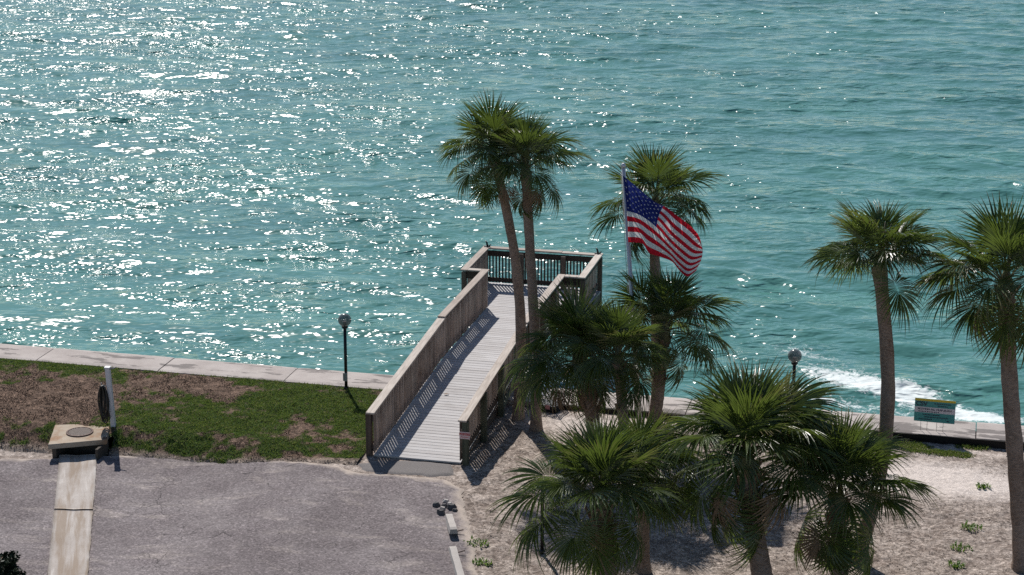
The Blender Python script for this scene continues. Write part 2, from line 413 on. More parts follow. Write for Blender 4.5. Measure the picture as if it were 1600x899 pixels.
# sea: waves as a sum of many small trains, finer ripples in the material's relief
def build_water():
    st = .13; x0, x1, y0, y1 = -62., 34., Y_FRONT-.35, 98.
    nx = int((x1-x0)/st)+1; ny = int((y1-y0)/st)+1
    X, Y = np.meshgrid(np.linspace(x0, x1, nx, dtype=np.float32), np.linspace(y0, y1, ny, dtype=np.float32))
    Zh = np.zeros_like(X); g = np.random.default_rng(21)
    DX = np.zeros_like(X); DY = np.zeros_like(X)
    for i in range(70):
        lam = .60*(7.0/.60)**(g.random()**1.1); k = 2*math.pi/lam
        ang = R(-79)+g.normal(0, .36 if lam > 1.5 else .52)
        slope = .039*(lam/1.5)**(.25 if lam < 1.5 else (-.05 if lam < 3 else -.6))
        amp = slope/k; ph = g.random()*6.283
        th = k*(math.cos(ang)*X+math.sin(ang)*Y)+ph
        # wave groups: each train swells and fades
        th2 = .13*k*(math.cos(ang+.5)*X+math.sin(ang+.5)*Y)+g.random()*6.28
        e = .65+.5*np.sin(th2)
        Zh += amp*e*np.sin(th); DX += -.55*amp*math.cos(ang)*e*np.cos(th)*-1; DY += .55*amp*math.sin(ang)*e*np.cos(th)
    fade = sstep(0, 6, np.minimum.reduce([X-x0, x1-X, y1-Y])).astype(np.float32)
    gr = .35+.65*sstep(.36, .60, fbm(X*.6-Y*.1, Y*1.5, 201, 3, .16)); Zh *= .55+.45*gr
    V = np.stack([X+DX*fade, np.where(np.arange(ny)[:, None] == 0, Y, Y+DY*fade), Z_WATER+Zh*fade], -1).reshape(-1, 3)
    # foam drifts: a breaking strip off the wall on the right, some off the left
    foam = np.zeros_like(X)
    def blob(px, py, rx, ry, rot, a):
        P = at(px, py, Z_WATER); dx = X-P[0]; dy = Y-P[1]; c, s = math.cos(rot), math.sin(rot)
        u = (dx*c+dy*s)/rx; v = (-dx*s+dy*c)/ry
        wob = .5*(fbm(X, Y, 31, 3, .9)-.5)
        return a*np.exp(-(u*u+(v+wob)**2))
    for b in ((1300, 588, 1.5, .8, -.55, .62), (1345, 600, 1.5, .6, -.4, .62), (1420, 612, 1.2, .6, -.4, .62), (1290, 628, 1.6, .45, -.2, .5), (1480, 635, 1.7, .5, -.3, .55), (1540, 648, 1.2, .4, 0, .5), (1250, 545, 1.2, .8, -.9, .4), (165, 370, 1.6, .8, .2, .5), (1230, 608, .9, .5, 0, .5), (1400, 640, 2.2, .35, -.15, .42), (1300, 560, 1.8, .5, -.5, .38), (1450, 625, 1.0, .5, -.5, .5), (1510, 640, 1.0, .5, -.3, .5), (1560, 655, 1.0, .35, -.2, .5), (1200, 600, 1.2, .5, -.5, .42)):
        foam += blob(*b)
    I = np.arange(nx*ny).reshape(ny, nx)
    Q = np.stack([I[:-1, :-1], I[:-1, 1:], I[1:, 1:], I[1:, :-1]], -1).reshape(-1, 4)
    # the far sea, out to the horizon
    n0 = len(V); B = 3000.
    extra = np.array([(-B, y0, Z_WATER), (x0, y0, Z_WATER), (x1, y0, Z_WATER), (B, y0, Z_WATER), (-B, y1, Z_WATER), (x0, y1, Z_WATER), (x1, y1, Z_WATER), (B, y1, Z_WATER), (-B, B, Z_WATER), (x0, B, Z_WATER), (x1, B, Z_WATER), (B, B, Z_WATER)])
    e = n0
    Q2 = np.array([(e, e+1, e+5, e+4), (e+2, e+3, e+7, e+6), (e+4, e+5, e+9, e+8), (e+5, e+6, e+10, e+9), (e+6, e+7, e+11, e+10)])
    V = np.concatenate([V, extra]); Q = np.concatenate([Q, Q2])
    fo = np.concatenate([foam.ravel(), np.zeros(12)])
    structure(link('water', np_mesh('water', V, Q, M_water, True, {'foam': fo})))
build_water()

# seawall: each cap length between joints is its own slab
def build_seawall():
    sw = thing('seawall', 'long pale concrete seawall between the land and the sea', 'seawall')
    MB().box((-60, Y_BACK+.25, -3.2), (45, Y_BACK+.85, Z_CAP-.16)).build('wall_face', M_seawall, sw)
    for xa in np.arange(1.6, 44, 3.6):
        MB().box((xa+.006, Y_BACK-.05, -.45), (xa+3.594, Y_BACK-.006, Z_CAP-.025)).build('shade_strip', M_shade_strip, sw)  # added dark strips standing in for shade on the cap's back face
    p0 = at(150, 571, Z_CAP)[0]; x = p0-1.62*31; n = 0; pitch = 1.62*2
    xs = []
    while x < 45: xs.append(x); x += pitch
    for a, b in zip(xs[:-1], xs[1:]):
        nx, ny = 27, 10; th = .17
        X, Y = np.meshgrid(np.linspace(a+.012, b-.012, nx), np.linspace(Y_BACK, Y_FRONT, ny))
        # worn arrises
        dz = -.018*np.exp(-(Y-Y_BACK)/.03)-.018*np.exp(-(Y_FRONT-Y)/.03)-.012*np.exp(-(X-a)/.03)-.012*np.exp(-(b-X)/.03)
        tilt = random.uniform(-.006, .006)
        Z = Z_CAP+tilt+dz+.006*(fbm(X, Y, 3, 3, 2.0)-.5)
        top = np.stack([X, Y, Z], -1).reshape(-1, 3); bot = top.copy(); bot[:, 2] = Z_CAP-th
        V = np.concatenate([top, bot]); N = nx*ny; I = np.arange(N).reshape(ny, nx)
        Q = [np.stack([I[:-1, :-1], I[:-1, 1:], I[1:, 1:], I[1:, :-1]], -1).reshape(-1, 4)]
        Q.append(Q[0][:, ::-1]+N)
        ring = np.concatenate([I[0, :], I[1:, -1], I[-1, -2::-1], I[-2:0:-1, 0]]); r2 = np.roll(ring, -1)
        Q.append(np.stack([ring, ring+N, r2+N, r2], -1)[:, ::-1])
        damp = np.clip((X-2)/5, 0, 1)*(.10+.50*sstep(.85, .25, (Y-Y_BACK)/(Y_FRONT-Y_BACK)))+.08
        A = np.concatenate([damp.ravel(), np.zeros(N)])
        link('cap_slab', np_mesh('cap_slab', V, np.concatenate(Q), M_seawall, False, {'damp': A}), sw)
build_seawall()

# ground sheets
DRAIN = [at(x, y, .07)[:2] for x, y in ((86, 664), (172, 661), (167, 687), (75, 695))]
def inlet(X, Y):
    x0, x1 = DRAIN[3][0]+.06, DRAIN[2][0]-.04
    return (X > x0) & (X < x1) & (Y < DRAIN[0][1]-.18) & (Y > DRAIN[3][1]-.7)
LOT = [tuple(at_h(x, y, zp_xy)[:2]) for x, y in ((-400, 716), (0, 716), (88, 714), (152, 712), (190, 711), (260, 709), (350, 712), (420, 716), (500, 722), (560, 736), (640, 744), (700, 748), (724, 764), (733, 800), (743, 845), (752, 899), (770, 980))] + [(2.9, -22.), (-32., -22.)]
PALE = [((1440, 740), 2.2, 1.1, .9), ((1530, 760), 1.6, .8, .5), ((980, 660), 2.2, .5, .7), ((1500, 700), 2.5, .4, .4), ((880, 665), 1.2, .5, .5)]
def pale_f(x, y):
    v = np.zeros_like(x)
    for (px, py), rx, ry, a in PALE:
        P = at(px, py); v = v+a*np.exp(-((x-P[0])/rx)**2-((y-P[1])/ry)**2)
    strip = sstep(.45, .0, np.abs(y-(edge_lawn(x)-.12)))*(x < 1.2)
    return np.clip(v+.35*strip, 0, 1)
def sand_h(X, Y):
    return z_ground(X, Y)+.045*(fbm(X, Y, 5, 4, 2.3)-.5)*sstep(-.3, .8, X-.6)+(.012+.05*sstep(.6, 1.4, X)*(1-pale_f(X, Y)))*(fbm(X, Y, 9, 3, 6.)-.5)
def lot_sd(x, y): return poly_sd(x, y, LOT)+.22*(fbm(x, y, 51, 4, 2.2)-.5)
PIT = at_h(8, 880, zp_xy)
def pit_d(x, y): return 9.0+0*np.hypot((x-PIT[0]+.42)/.92, (y-PIT[1]+.45)/1.35)+.55*(fbm(x, y, 77, 5, 2.8)-.5)
def sand_all(X, Y):
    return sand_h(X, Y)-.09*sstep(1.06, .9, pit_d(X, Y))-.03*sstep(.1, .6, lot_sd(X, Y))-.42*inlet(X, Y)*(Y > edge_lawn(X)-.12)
g0 = grid_sheet('sandy_ground', -22, 21, -15, Y_BACK+.3, .065, sand_all, M_sand, None, {'pale': pale_f, 'pit': lambda x, y: sstep(1.06, .98, pit_d(x, y))})
structure(g0)
def far_ground():
    ys = [-150, -60, -30, -15, -10, -5, -2, -1.2, -.8, -.4, 0, .4, .8, 1.2, 2, 3, Y_BACK+.3]
    V = []; Q = []
    def patch(xs, yy):
        o = len(V); nx = len(xs)
        for y in yy:
            for x in xs: V.append((x, y, float(z_ground(np.array(x, float), np.array(y, float)))))
        for j in range(len(yy)-1):
            for i in range(nx-1): Q.append((o+j*nx+i, o+j*nx+i+1, o+(j+1)*nx+i+1, o+(j+1)*nx+i))
    patch([-150, -80, -40, -22], ys[3:]); patch([21, 40, 80, 150], ys[3:])
    patch([-150, -80, -40, -22, -15, -10, -6, -4, -2, 0, 1, 5, 10, 21, 40, 80, 150], ys[:4])
    structure(link('outer_ground', np_mesh('outer_ground', np.array(V), np.array(Q), M_sand, True)))
far_ground()

structure(grid_sheet('parking_lot', -22, 3.4, -15, .4, .055,
    lambda X, Y: z_pave(X)+.014+.02*(fbm(X, Y, 61, 3, .7)-.5)-.055*sstep(.13, -.0, lot_sd(X, Y)), M_asphalt,
    lambda X, Y: (lot_sd(X, Y) > 0) & (pit_d(X, Y) > .98), {'edge': lambda x, y: np.clip(np.maximum(1-lot_sd(x, y)/.45, 1.15-(pit_d(x, y)-1)/.45), 0, 1)}))
APR = [tuple(at(x, y)[:2]) for x, y in ((548, 722), (600, 716), (650, 716), (714, 722), (716, 742), (680, 746), (610, 742), (566, 738))]
def apr_sd(x, y): return poly_sd(x, y, APR)+.08*(fbm(x, y, 52, 3, 4)-.5)
def apron_mat():
    t = NT('darker_apron_asphalt'); p = t.pos(); agg = t.noise(p, 70, 4, .75)
    return t.set(t.mix(t.ramp(agg, [(.33, 0), (.68, 1)]), (.10, .09, .088), (.25, .23, .22)), .9, t.bump(agg, .7, .01), spec=.2)
structure(grid_sheet('asphalt_apron', -2.2, 1.6, -1.6, .5, .04, lambda X, Y: -.06+.012*(fbm(X, Y, 63, 3, 2)-.5)+.058*sstep(0, .2, apr_sd(X, Y)), apron_mat(), lambda X, Y: (apr_sd(X, Y) > 0) & (Y < .06)))

# lawn with worn patches
BROWN = [((60, 625), 1.9, 1.2, 1.1), ((10, 640), 2.4, 1.5, .9), ((330, 612), 1.0, .55, .8), ((300, 600), 1.2, .4, .7), ((450, 665), .6, .3, .15), ((410, 705), 1.2, .2, .35), ((130, 600), 1.2, .4, .35), ((560, 700), .5, .2, .4), ((240, 598), .9, .35, .5)]
def grass_f(x, y):
    v = .72+1.5*(fbm(x, y, 91, 4, 1.3)-.5)+1.3*(fbm(x, y, 95, 3, 5.)-.5)
    for (px, py), rx, ry, a in BROWN:
        P = at(px, py, .05); v = v-1.0*a*np.exp(-((x-P[0])/rx)**2-((y-P[1])/ry)**2)
    v = v-.75*sstep(.34, .0, y-edge_lawn(x))
    return np.clip(v, 0, 1)
def lawn_d(X, Y): return Y-edge_lawn(X)-.34*(fbm(X, Y, 41, 4, 2.2)-.5)
def lawn_keep(X, Y): return (X < -1.16) & (lawn_d(X, Y) > 0) & (Y < Y_BACK-.002) & ~inlet(X, Y)
def lawn_h(X, Y): return z_lawn(X, Y)-.05+.07*sstep(0, .16, lawn_d(X, Y))+(.10*(fbm(X, Y, 43, 4, 2.0)-.5)+.05*(fbm(X, Y, 47, 2, 8.)-.5))*sstep(0, .5, Y-edge_lawn(X))*sstep(0, .25, Y_BACK-Y)
structure(grid_sheet('lawn', -22, -1.15, -1.1, Y_BACK, .05, lawn_h, M_lawn, lawn_keep, {'grass': grass_f, 'sandy': lambda x, y: sstep(.35, .0, y-edge_lawn(x))}))

def blades(name, pts, hf, hmin, hmax, w, mat, label, seed=3):
    g = np.random.default_rng(seed); n = len(pts); x, y = pts[:, 0], pts[:, 1]; z = hf(x, y)-.006
    a = g.random(n)*6.283; h = hmin+(hmax-hmin)*g.random(n); ln = g.normal(0, .6, (n, 2))*h[:, None]
    dx = np.cos(a)*w; dy = np.sin(a)*w
    V = np.empty((n, 4, 3)); V[:, 0] = np.stack([x-dx, y-dy, z], -1); V[:, 1] = np.stack([x+dx, y+dy, z], -1)
    V[:, 2] = np.stack([x+dx*.6+ln[:, 0]*.5, y+dy*.6+ln[:, 1]*.5, z+h*.65], -1); V[:, 3] = np.stack([x+ln[:, 0], y+ln[:, 1], z+h], -1)
    Q = np.arange(n)[:, None]*4+np.array([[0, 1, 2, 3]])
    o = link(name, np_mesh(name, V.reshape(-1, 3), Q, mat, False, {'tone': np.repeat(g.random(n), 4)}))
    return stuff(o, label, 'grass')
def grass_mat():
    t = NT('grass_blades'); c = t.ramp(t.attr('tone'), [(0, (.055, .086, .018)), (.5, (.13, .19, .038)), (.8, (.22, .25, .06)), (1, (.38, .31, .16))])
    t.set(c, .6, spec=.2)
    tr = t.node('ShaderNodeBsdfTranslucent', {'Color': t.mix(.4, c, (.14, .22, .03))})
    t.l.new(t.node('ShaderNodeMixShader', {0: .35, 1: t.b.outputs[0], 2: tr.outputs[0]}).outputs[0], t.out.inputs[0]); return t.m
M_grass = grass_mat()
P = np.stack([rng.uniform(-16, -1.2, 170000), rng.uniform(-.8, Y_BACK-.01, 170000)], -1)
k = (grass_f(P[:, 0], P[:, 1]) > .30+.45*rng.random(len(P))) & lawn_keep(P[:, 0], P[:, 1])
blades('grass', P[k], lawn_h, .02, .055, .008, M_grass, 'short green grass growing in patches on the brown lawn left of the pier')
k = (grass_f(P[:, 0], P[:, 1]) < .25+.5*rng.random(len(P))) & lawn_keep(P[:, 0], P[:, 1]) & (rng.random(len(P)) < .55*sstep(.35, .6, fbm(P[:, 0], P[:, 1], 99, 3, 3.)))
def thatch_mat():
    t = NT('dead_grass'); return t.set(t.ramp(t.attr('tone'), [(0, (.05, .032, .022)), (.5, (.17, .11, .075)), (1, (.38, .28, .20))]), .9, spec=.1)
o_ = blades('dead_grass', P[k], lawn_h, .008, .03, .013, thatch_mat(), 'dry brown dead grass on the worn patches of the lawn', 6)
# thin turf along the seawall on the right
def turf_f(x, y):
    v = np.zeros_like(x)
    for (px, py), rx, ry, a in (((1400, 690), .9, .22, 1.), ((1440, 705), .8, .25, .9), ((1520, 695), .5, .2, .9), ((1345, 690), .7, .25, .8), ((1500, 712), .5, .2, .7), ((1290, 690), .7, .25, .6)):
        Q = at(px, py, -.03); v += a*np.exp(-((x-Q[0])/rx)**2-((y-Q[1])/ry)**2)
    return v+.7*(fbm(x, y, 93, 4, 2.2)-.5)
P = np.stack([rng.uniform(6, 13.5, 60000), rng.uniform(1.4, Y_BACK-.02, 60000)], -1)
k = turf_f(P[:, 0], P[:, 1]) > .45+.3*rng.random(len(P))
blades('turf', P[k], sand_h, .03, .08, .01, M_grass, 'thin green turf on the sand along the seawall under the notice board', 4)
# fallen bits of leaf and bark on the sand
def litter():
    n = 30000; g = np.random.default_rng(15)
    x = g.uniform(1.3, 16.5, n); y = g.uniform(-9, Y_BACK-.1, n)
    k = (fbm(x, y, 71, 4, .9)+.25*g.random(n) > .55+.5*pale_f(x, y)) & (lot_sd(x, y) < -.05); x, y = x[k], y[k]; n = len(x)
    z = sand_h(x, y)+.008; a = g.random(n)*6.283; L = .012+.06*g.random(n)**3; w = g.uniform(.004, .011, n)
    c, s = np.cos(a), np.sin(a); t = g.normal(0, .25, n)*L
    V = np.stack([np.stack([x+c*L*i-s*w*j, y+s*L*i+c*w*j, z+t*i+.004*abs(j)], -1) for i, j in ((-1, -.4), (0, -1), (1, 0), (0, 1))], 1)
    Q = np.arange(n)[:, None]*4+np.array([[0, 1, 2, 3]])
    t_ = NT('leaf_litter'); M_ = t_.set(t_.ramp(t_.attr('tone'), [(0, (.05, .035, .027)), (.5, (.20, .145, .11)), (1, (.50, .42, .35))]), .9)
    o = link('leaf_litter', np_mesh('leaf_litter', V.reshape(-1, 3), Q, M_, False, {'tone': np.repeat(g.random(n), 4)}))
    stuff(o, 'brown leaf and bark litter scattered over the pale sand', 'leaf litter')
litter()

# concrete gutter strip across the car park
def gutter():
    C = [at_h(x, y, zp_xy, .02)[:2] for x, y in ((93, 712), (152, 711), (137, 905), (74, 905))]
    # carry the strip on beyond the frame
    dl = (C[3]-C[0]); dr = (C[2]-C[1]); C[3] = C[0]+dl*1.6; C[2] = C[1]+dr*1.6
    nu, nv = 9, 60; root = structure(link('concrete_gutter', None)); breaks = [0, .30, .62, 1.]
    for a, b in zip(breaks[:-1], breaks[1:]):
        V = []; us = np.linspace(0, 1, nu); vs = np.linspace(a+.003, b-.003, nv)
        for v in vs:
            for u in us:
                p = (1-v)*((1-u)*C[0]+u*C[1])+v*((1-u)*C[3]+u*C[2])
                e = .03*(fbm(np.array([p[0]]), np.array([p[1]]), 88, 3, 5)[0]-.5)*(1 if u in (0, 1) else 0)
                V.append((p[0]+e, p[1], float(z_pave(p[0]))+.046-.014*math.exp(-((u-.5)/.18)**2)))
        n = len(V); V2 = V+[(x, y, z-.12) for x, y, z in V]
        I = np.arange(n).reshape(nv, nu); Q = np.stack([I[:-1, :-1], I[1:, :-1], I[1:, 1:], I[:-1, 1:]], -1).reshape(-1, 4)
        ring = np.concatenate([I[0, :], I[1:, -1], I[-1, -2::-1], I[-2:0:-1, 0]]); r2 = np.roll(ring, -1)
        Q = np.concatenate([Q, np.stack([ring, r2, r2+n, ring+n], -1)[:, ::-1]])
        link('gutter_slab', np_mesh('gutter_slab', V2, Q, M_gutter, True, {'across': np.tile(us, 2*nv)}), root)
gutter()

# ------------------------------------------------------------------ pier
YK, L, AT, DT = 5.65, 9.94, 1.67, 2.37        # end of ramp, start of the wide head, half width and depth of the head
def z_deck(y): return .035+(.458-.035)*min(max(y, 0)/YK, 1)
CAP_H = .985
def build_pier():
    pr = thing('wooden_pier', 'grey wooden pier with picket railings rising from the car park out over the sea', 'pier')
    # deck boards, each its own
    bm = MB(); bw = .130
    bm.box((-.975, -bw/2, -.036), (.975, bw/2, 0)); board = bm.mesh('deck_board', M_deck)
    bm = MB(); bm.box((-AT+.03, -bw/2, -.036), (AT-.03, bw/2, 0)); wide = bm.mesh('deck_board_wide', M_deck)
    y = .07
    while y < L+DT-.05:
        sl = math.atan((z_deck(y+.05)-z_deck(y-.05))/.1)
        link('deck_board', wide if y > L+.06 else board, pr, (random.uniform(-.006, .006), y, z_deck(y)+random.uniform(-.0015, .0015)), (sl, 0, random.uniform(-.002, .002)))
        y += .1465
    # stringers and piles
    for x in (-.98, 0, .98):
        MB().beam((x, .1, z_deck(.1)-.11-.03), (x, YK, z_deck(YK)-.14), .045, .19).build('stringer', M_raily, pr)
        MB().beam((x, YK, z_deck(YK)-.14), (x, L+DT-.06, z_deck(L)-.14), .045, .19).build('stringer', M_raily, pr)
    for y in (L+.06, L+DT-.05):
        MB().beam((-AT+.03, y, z_deck(L)-.15), (AT-.03, y, z_deck(L)-.15), .05, .20).build('rim_joist', M_rail, pr)
    for x in (-AT+.06, AT-.06):
        MB().beam((x, L+.1, z_deck(L)-.15), (x, L+DT-.1, z_deck(L)-.15), .05, .20).build('rim_joist', M_raily, pr)
    for x, y in ((-.8, 7.2), (.8, 7.2), (-1.4, L+.3), (1.4, L+.3), (-1.4, L+DT-.3), (1.4, L+DT-.3)):
        MB().tube([(x, y, -3.0), (x, y, z_deck(y)-.24)], .13, 12).build('pile', M_post, pr)
    # railings
    pk_w, pk_t = .075, .019
    bm = MB(); bm.box((-pk_t/2, -pk_w/2, 0), (pk_t/2, pk_w/2, .90)); pk_y = bm.mesh('picket_long', M_picket)
    bm = MB(); bm.box((-pk_w/2, -pk_t/2, 0), (pk_w/2, pk_t/2, .90)); pk_x = bm.mesh('picket_cross', M_picket)
    bm = MB(); bm.box((-.021, -pk_t/2, 0), (.021, pk_t/2, .90)); pk_b = bm.mesh('picket_narrow', M_rail)
    ps = .125
    def post(x, y, par, zb=None, h=.93, mat=None):
        z = z_deck(y); b = MB(); zb = z-.28 if zb is None else zb
        b.box((x-ps/2, y-ps/2, zb), (x+ps/2, y+ps/2, z+h)); return b.build('post', mat or M_post, par, .006)
    def side(s, posts):
        """one long railing, posts outside, pickets on the inner face"""
        bm = MB(); xo = s*1.0     # picket plane at +-.965, rails at .995, posts outside
        rl = link('railing', None, pr)
        ys = [0.0, YK, L]
        for z0, hh in ((.145, .15), (.855, .19)):
            for ya, yb in ((0.02, YK), (YK, L-.02)):
                MB().beam((s*.993, ya, z_deck(ya)+z0), (s*.993, yb, z_deck(yb)+z0), .036, hh).build('rail', M_raily, rl)
        for y in posts:
            post(s*1.078, y, rl, zb=(-.1 if y < 4 else (.0 if y < 5.2 else -.05 if y < 6 else .1)), mat=(M_postb if (s < 0 or y > 5) else None))
        y = .035
        while y < L+.02:
            link('picket', pk_y, rl, (s*.963, y, z_deck(y)+.035+random.uniform(-.006, .006)), (random.uniform(-.006, .006), 0, 0))
            y += .128
        # cap boards: one up the ramp, one along the level
        for ya, yb, dz in ((-.055, YK+.06, 0), (YK+.03, L+.10, .036)):
            za, zb2 = z_deck(ya)+CAP_H-.019, z_deck(yb)+CAP_H-.019
            if ya < 0: za -= .004
            MB().beam((s*1.025, ya, za+dz), (s*1.025, yb, zb2+dz), .19, .038).build('cap_board', M_cap, rl, .004)
    side(-1, [.03, 1.66, 3.30, 4.85, 6.2, 7.55, 8.8]); side(1, [.03, 1.60, 3.2, 4.8, 6.2, 7.55, 8.8])
    zt = z_deck(L)
    # head: short returns, sides and the seaward railing
    hd = link('railing', None, pr)
    for s in (-1, 1):
        for y in (L, L+DT-.05): post(s*(AT-.075), y+(.02 if y == L else -.03), hd, zb=-.3, mat=M_postb)
        y = L+.14
        while y < L+DT-.12:
            link('picket', pk_y, hd, (s*(AT-.15), y, zt+.03+random.uniform(-.005, .005))); y += .128
        for z0, hh in ((.145, .15), (.855, .19)): MB().beam((s*(AT-.118), L+.09, zt+z0), (s*(AT-.118), L+DT-.14, zt+z0), .036, hh).build('rail', M_raily, hd)
        MB().beam((s*(AT-.095), L-.095, zt+CAP_H+.017), (s*(AT-.095), L+DT+.01, zt+CAP_H+.017), .19, .038).build('cap_board', M_cap, hd, .004)
        x = 1.12
        while x < AT-.16:
            link('picket', pk_x, hd, (s*x, L+.05, zt+.03)); x += .1
        for z0, hh in ((.145, .15), (.855, .19)): MB().beam((s*1.02, L+.022, zt+z0), (s*(AT-.15), L+.022, zt+z0), .036, hh).build('rail', M_rail, hd)
        MB().box((s*1.125 if s > 0 else -AT+.193, L-.09, zt+CAP_H+.0), (AT-.193 if s > 0 else -1.125, L+.10, zt+CAP_H+.036)).build('cap_board', M_capx, hd, .004)
        # black bracket on the seaward corner
        b = MB(); cx = s*(AT-.13); cy = L+DT-.06; zc = zt+CAP_H+.036
        b.box((cx-.09, cy-.05, zc), (cx+.06, cy+.05, zc+.02)); b.tube([(cx, cy, zc), (cx-.03, cy+.02, zc+.11), (cx-.07, cy+.04, zc+.15)], [.03, .025, .012], 8); b.tube([(cx+.03, cy, zc), (cx+.09, cy-.02, zc+.07)], [.022, .012], 8)
        b.build('corner_bracket', M_black, hd)
    yb = L+DT-.10
    b = MB(); b.beam((-AT+.15, yb-.03, zt+.86), (AT-.15, yb-.03, zt+.86), .036, .15); b.build('rail', M_rail, hd)
    b = MB(); b.beam((-AT+.15, yb-.03, zt+.12), (AT-.15, yb-.03, zt+.12), .036, .12); b.build('rail', M_rail, hd)
    post(.62, yb-.12, hd, zb=zt-.2, mat=M_postb); post(-.55, yb-.12, hd, zb=zt-.2, mat=M_postb)
    x = -AT+.2
    while x < AT-.17:
        link('picket', pk_b, hd, (x, yb+.005, zt+.03)); x += .0905
    MB().box((-AT+.193, L+DT-.17, zt+CAP_H-.002), (.55, L+DT+.02, zt+CAP_H+.036)).build('cap_board', M_capx, hd, .004)
    MB().box((.552, L+DT-.17, zt+CAP_H-.012), (AT-.193, L+DT+.02, zt+CAP_H+.026)).build('cap_board', M_capx, hd, .004)
    # bracing under the ramp on the right
    MB().beam((1.05, 3.28, .0), (1.05, 4.05, z_deck(4.0)-.06), .05, .10).build('brace', M_post, pr)
    return pr
M_black = plain('black_metal', (.012, .012, .013), .45, .3, .2, 20, .1)
build_pier()

# ------------------------------------------------------------------ palms
def frond_mesh(name, Lp, Lb, bend, droop, fold, nseg, spread, seed):
    g = np.random.default_rng(seed)
    # stalk: starts raised, arches over; blade goes on curving
    n = 7; a0 = bend*.45; P = [np.zeros(3)]; ang = a0
    for i in range(n):
        ang = a0-bend*(i+.5)/n*.9; P.append(P[-1]+np.array([math.cos(ang), 0, math.sin(ang)])*Lp/n)
    hub = P[-1]; T = np.array([math.cos(ang), 0, math.sin(ang)]); Yv = np.array([0, 1., 0]); N = np.cross(T, Yv)
    V = []; Q = []; tip = []; mi = []
    # stalk strip as a flat four-sided tube
    base = len(V)
    for i, p in enumerate(P):
        w = .024-.013*i/n
        for dy, dz in ((-w, 0), (0, w*.6), (w, 0), (0, -w*.6)): V.append(p+np.array([0, dy, dz])); tip.append(0)
    for i in range(n):
        for k in range(4): Q.append((base+i*4+k, base+i*4+(k+1) % 4, base+(i+1)*4+(k+1) % 4, base+(i+1)*4+k)); mi.append(1)
    rs = np.array([0.03, .26, .46, .66, .84, 1.0]); dth = 2*spread/nseg
    for k in range(nseg):
        th = -spread+dth*(k+.5)+g.normal(0, .02)
        cl = .34*Lb*max(0., math.cos(th*.5))**2
        o = hub+T*cl*.9-N*.25*cl*cl/Lb*(1+bend)
        l = Lb*(.74+.14*math.cos(th)-.06*abs(th)/spread)*g.uniform(.90, 1.08)
        d = math.cos(th)*T+math.sin(th)*Yv; sd = -math.sin(th)*T+math.cos(th)*Yv
        dr = droop*g.uniform(.6, 1.5); tw = g.normal(0, .10); b = len(V)
        for r in rs:
            hw = (r*l*math.tan(dth/2)*1.04 if r <= .46 else .46*l*math.tan(dth/2)*1.04*(1-r)/(.54))+.0015
            c = o+d*r*l*(1-.12*dr*r*r)+N*(fold*abs(math.sin(th))*r*l-dr*(r**2.3)*l*.75)+sd*tw*l*max(0, r-.4)**2
            V += [c-sd*hw+N*hw*.45, c-N*hw*.45, c+sd*hw+N*hw*.45]; tip += [r]*3
        for i in range(len(rs)-1):
            for j in (0, 1): Q.append((b+i*3+j, b+i*3+j+1, b+(i+1)*3+j+1, b+(i+1)*3+j)); mi.append(0)
    me = np_mesh(name, np.array(V), np.array(Q), None, False, {'tip': tip})
    me.materials.append(M_frond); me.materials.append(M_stalk); me.polygons.foreach_set('material_index', np.array(mi, np.int32))
    return me
YOUNG = [frond_mesh('frond_young', .42, .98, R(16+8*i), .20+.08*i, .22, 50, R(112+8*i), 100+i) for i in range(4)]
MATURE = [frond_mesh('frond_mature', .70, .86, R(52+9*i), .46+.08*i, .12, 52, R(148), 200+i) for i in range(5)]
OLD = [frond_mesh('frond_old', .68, .86, R(86+10*i), .62+.09*i, .06, 52, R(146), 300+i) for i in range(4)]
M_dead = plain('dead_frond', (.20, .135, .08), .8, 0, .4, 8, .3)
DEAD = [frond_mesh('frond_dead', .62, .80, R(100+12*i), 1.0+.2*i, -.25, 30, R(95), 400+i) for i in range(2)]
for m_ in DEAD: m_.materials[0] = M_dead; m_.materials[1] = M_dead
bootm = MB()
bootm.add([(-.055, 0, 0), (.055, 0, 0), (.045, .035, .0), (-.045, .035, 0), (-.03, .10, .20), (.03, .10, .20), (.022, .125, .19), (-.022, .125, .19)],
          [(0, 1, 5, 4), (1, 2, 6, 5), (2, 3, 7, 6), (3, 0, 4, 7), (4, 5, 6, 7), (0, 3, 2, 1)])
BOOT = bootm.mesh('boot', M_boot)

def frond_matrix(org, d, sc, roll=0.0):
    x = Vector(d).normalized(); up = Vector((0, 0, 1))
    if abs(x.z) > .985: up = Vector((-d[0], -d[1], .0)) if (d[0] or d[1]) else Vector((1, 0, 0))
    y = up.cross(x).normalized(); z = x.cross(y)
    m = Matrix(((x.x, y.x, z.x), (x.y, y.y, z.y), (x.z, y.z, z.z))) @ Matrix.Rotation(roll, 3, 'X')
    m = (m*sc).to_4x4(); m.translation = Vector(org); return m

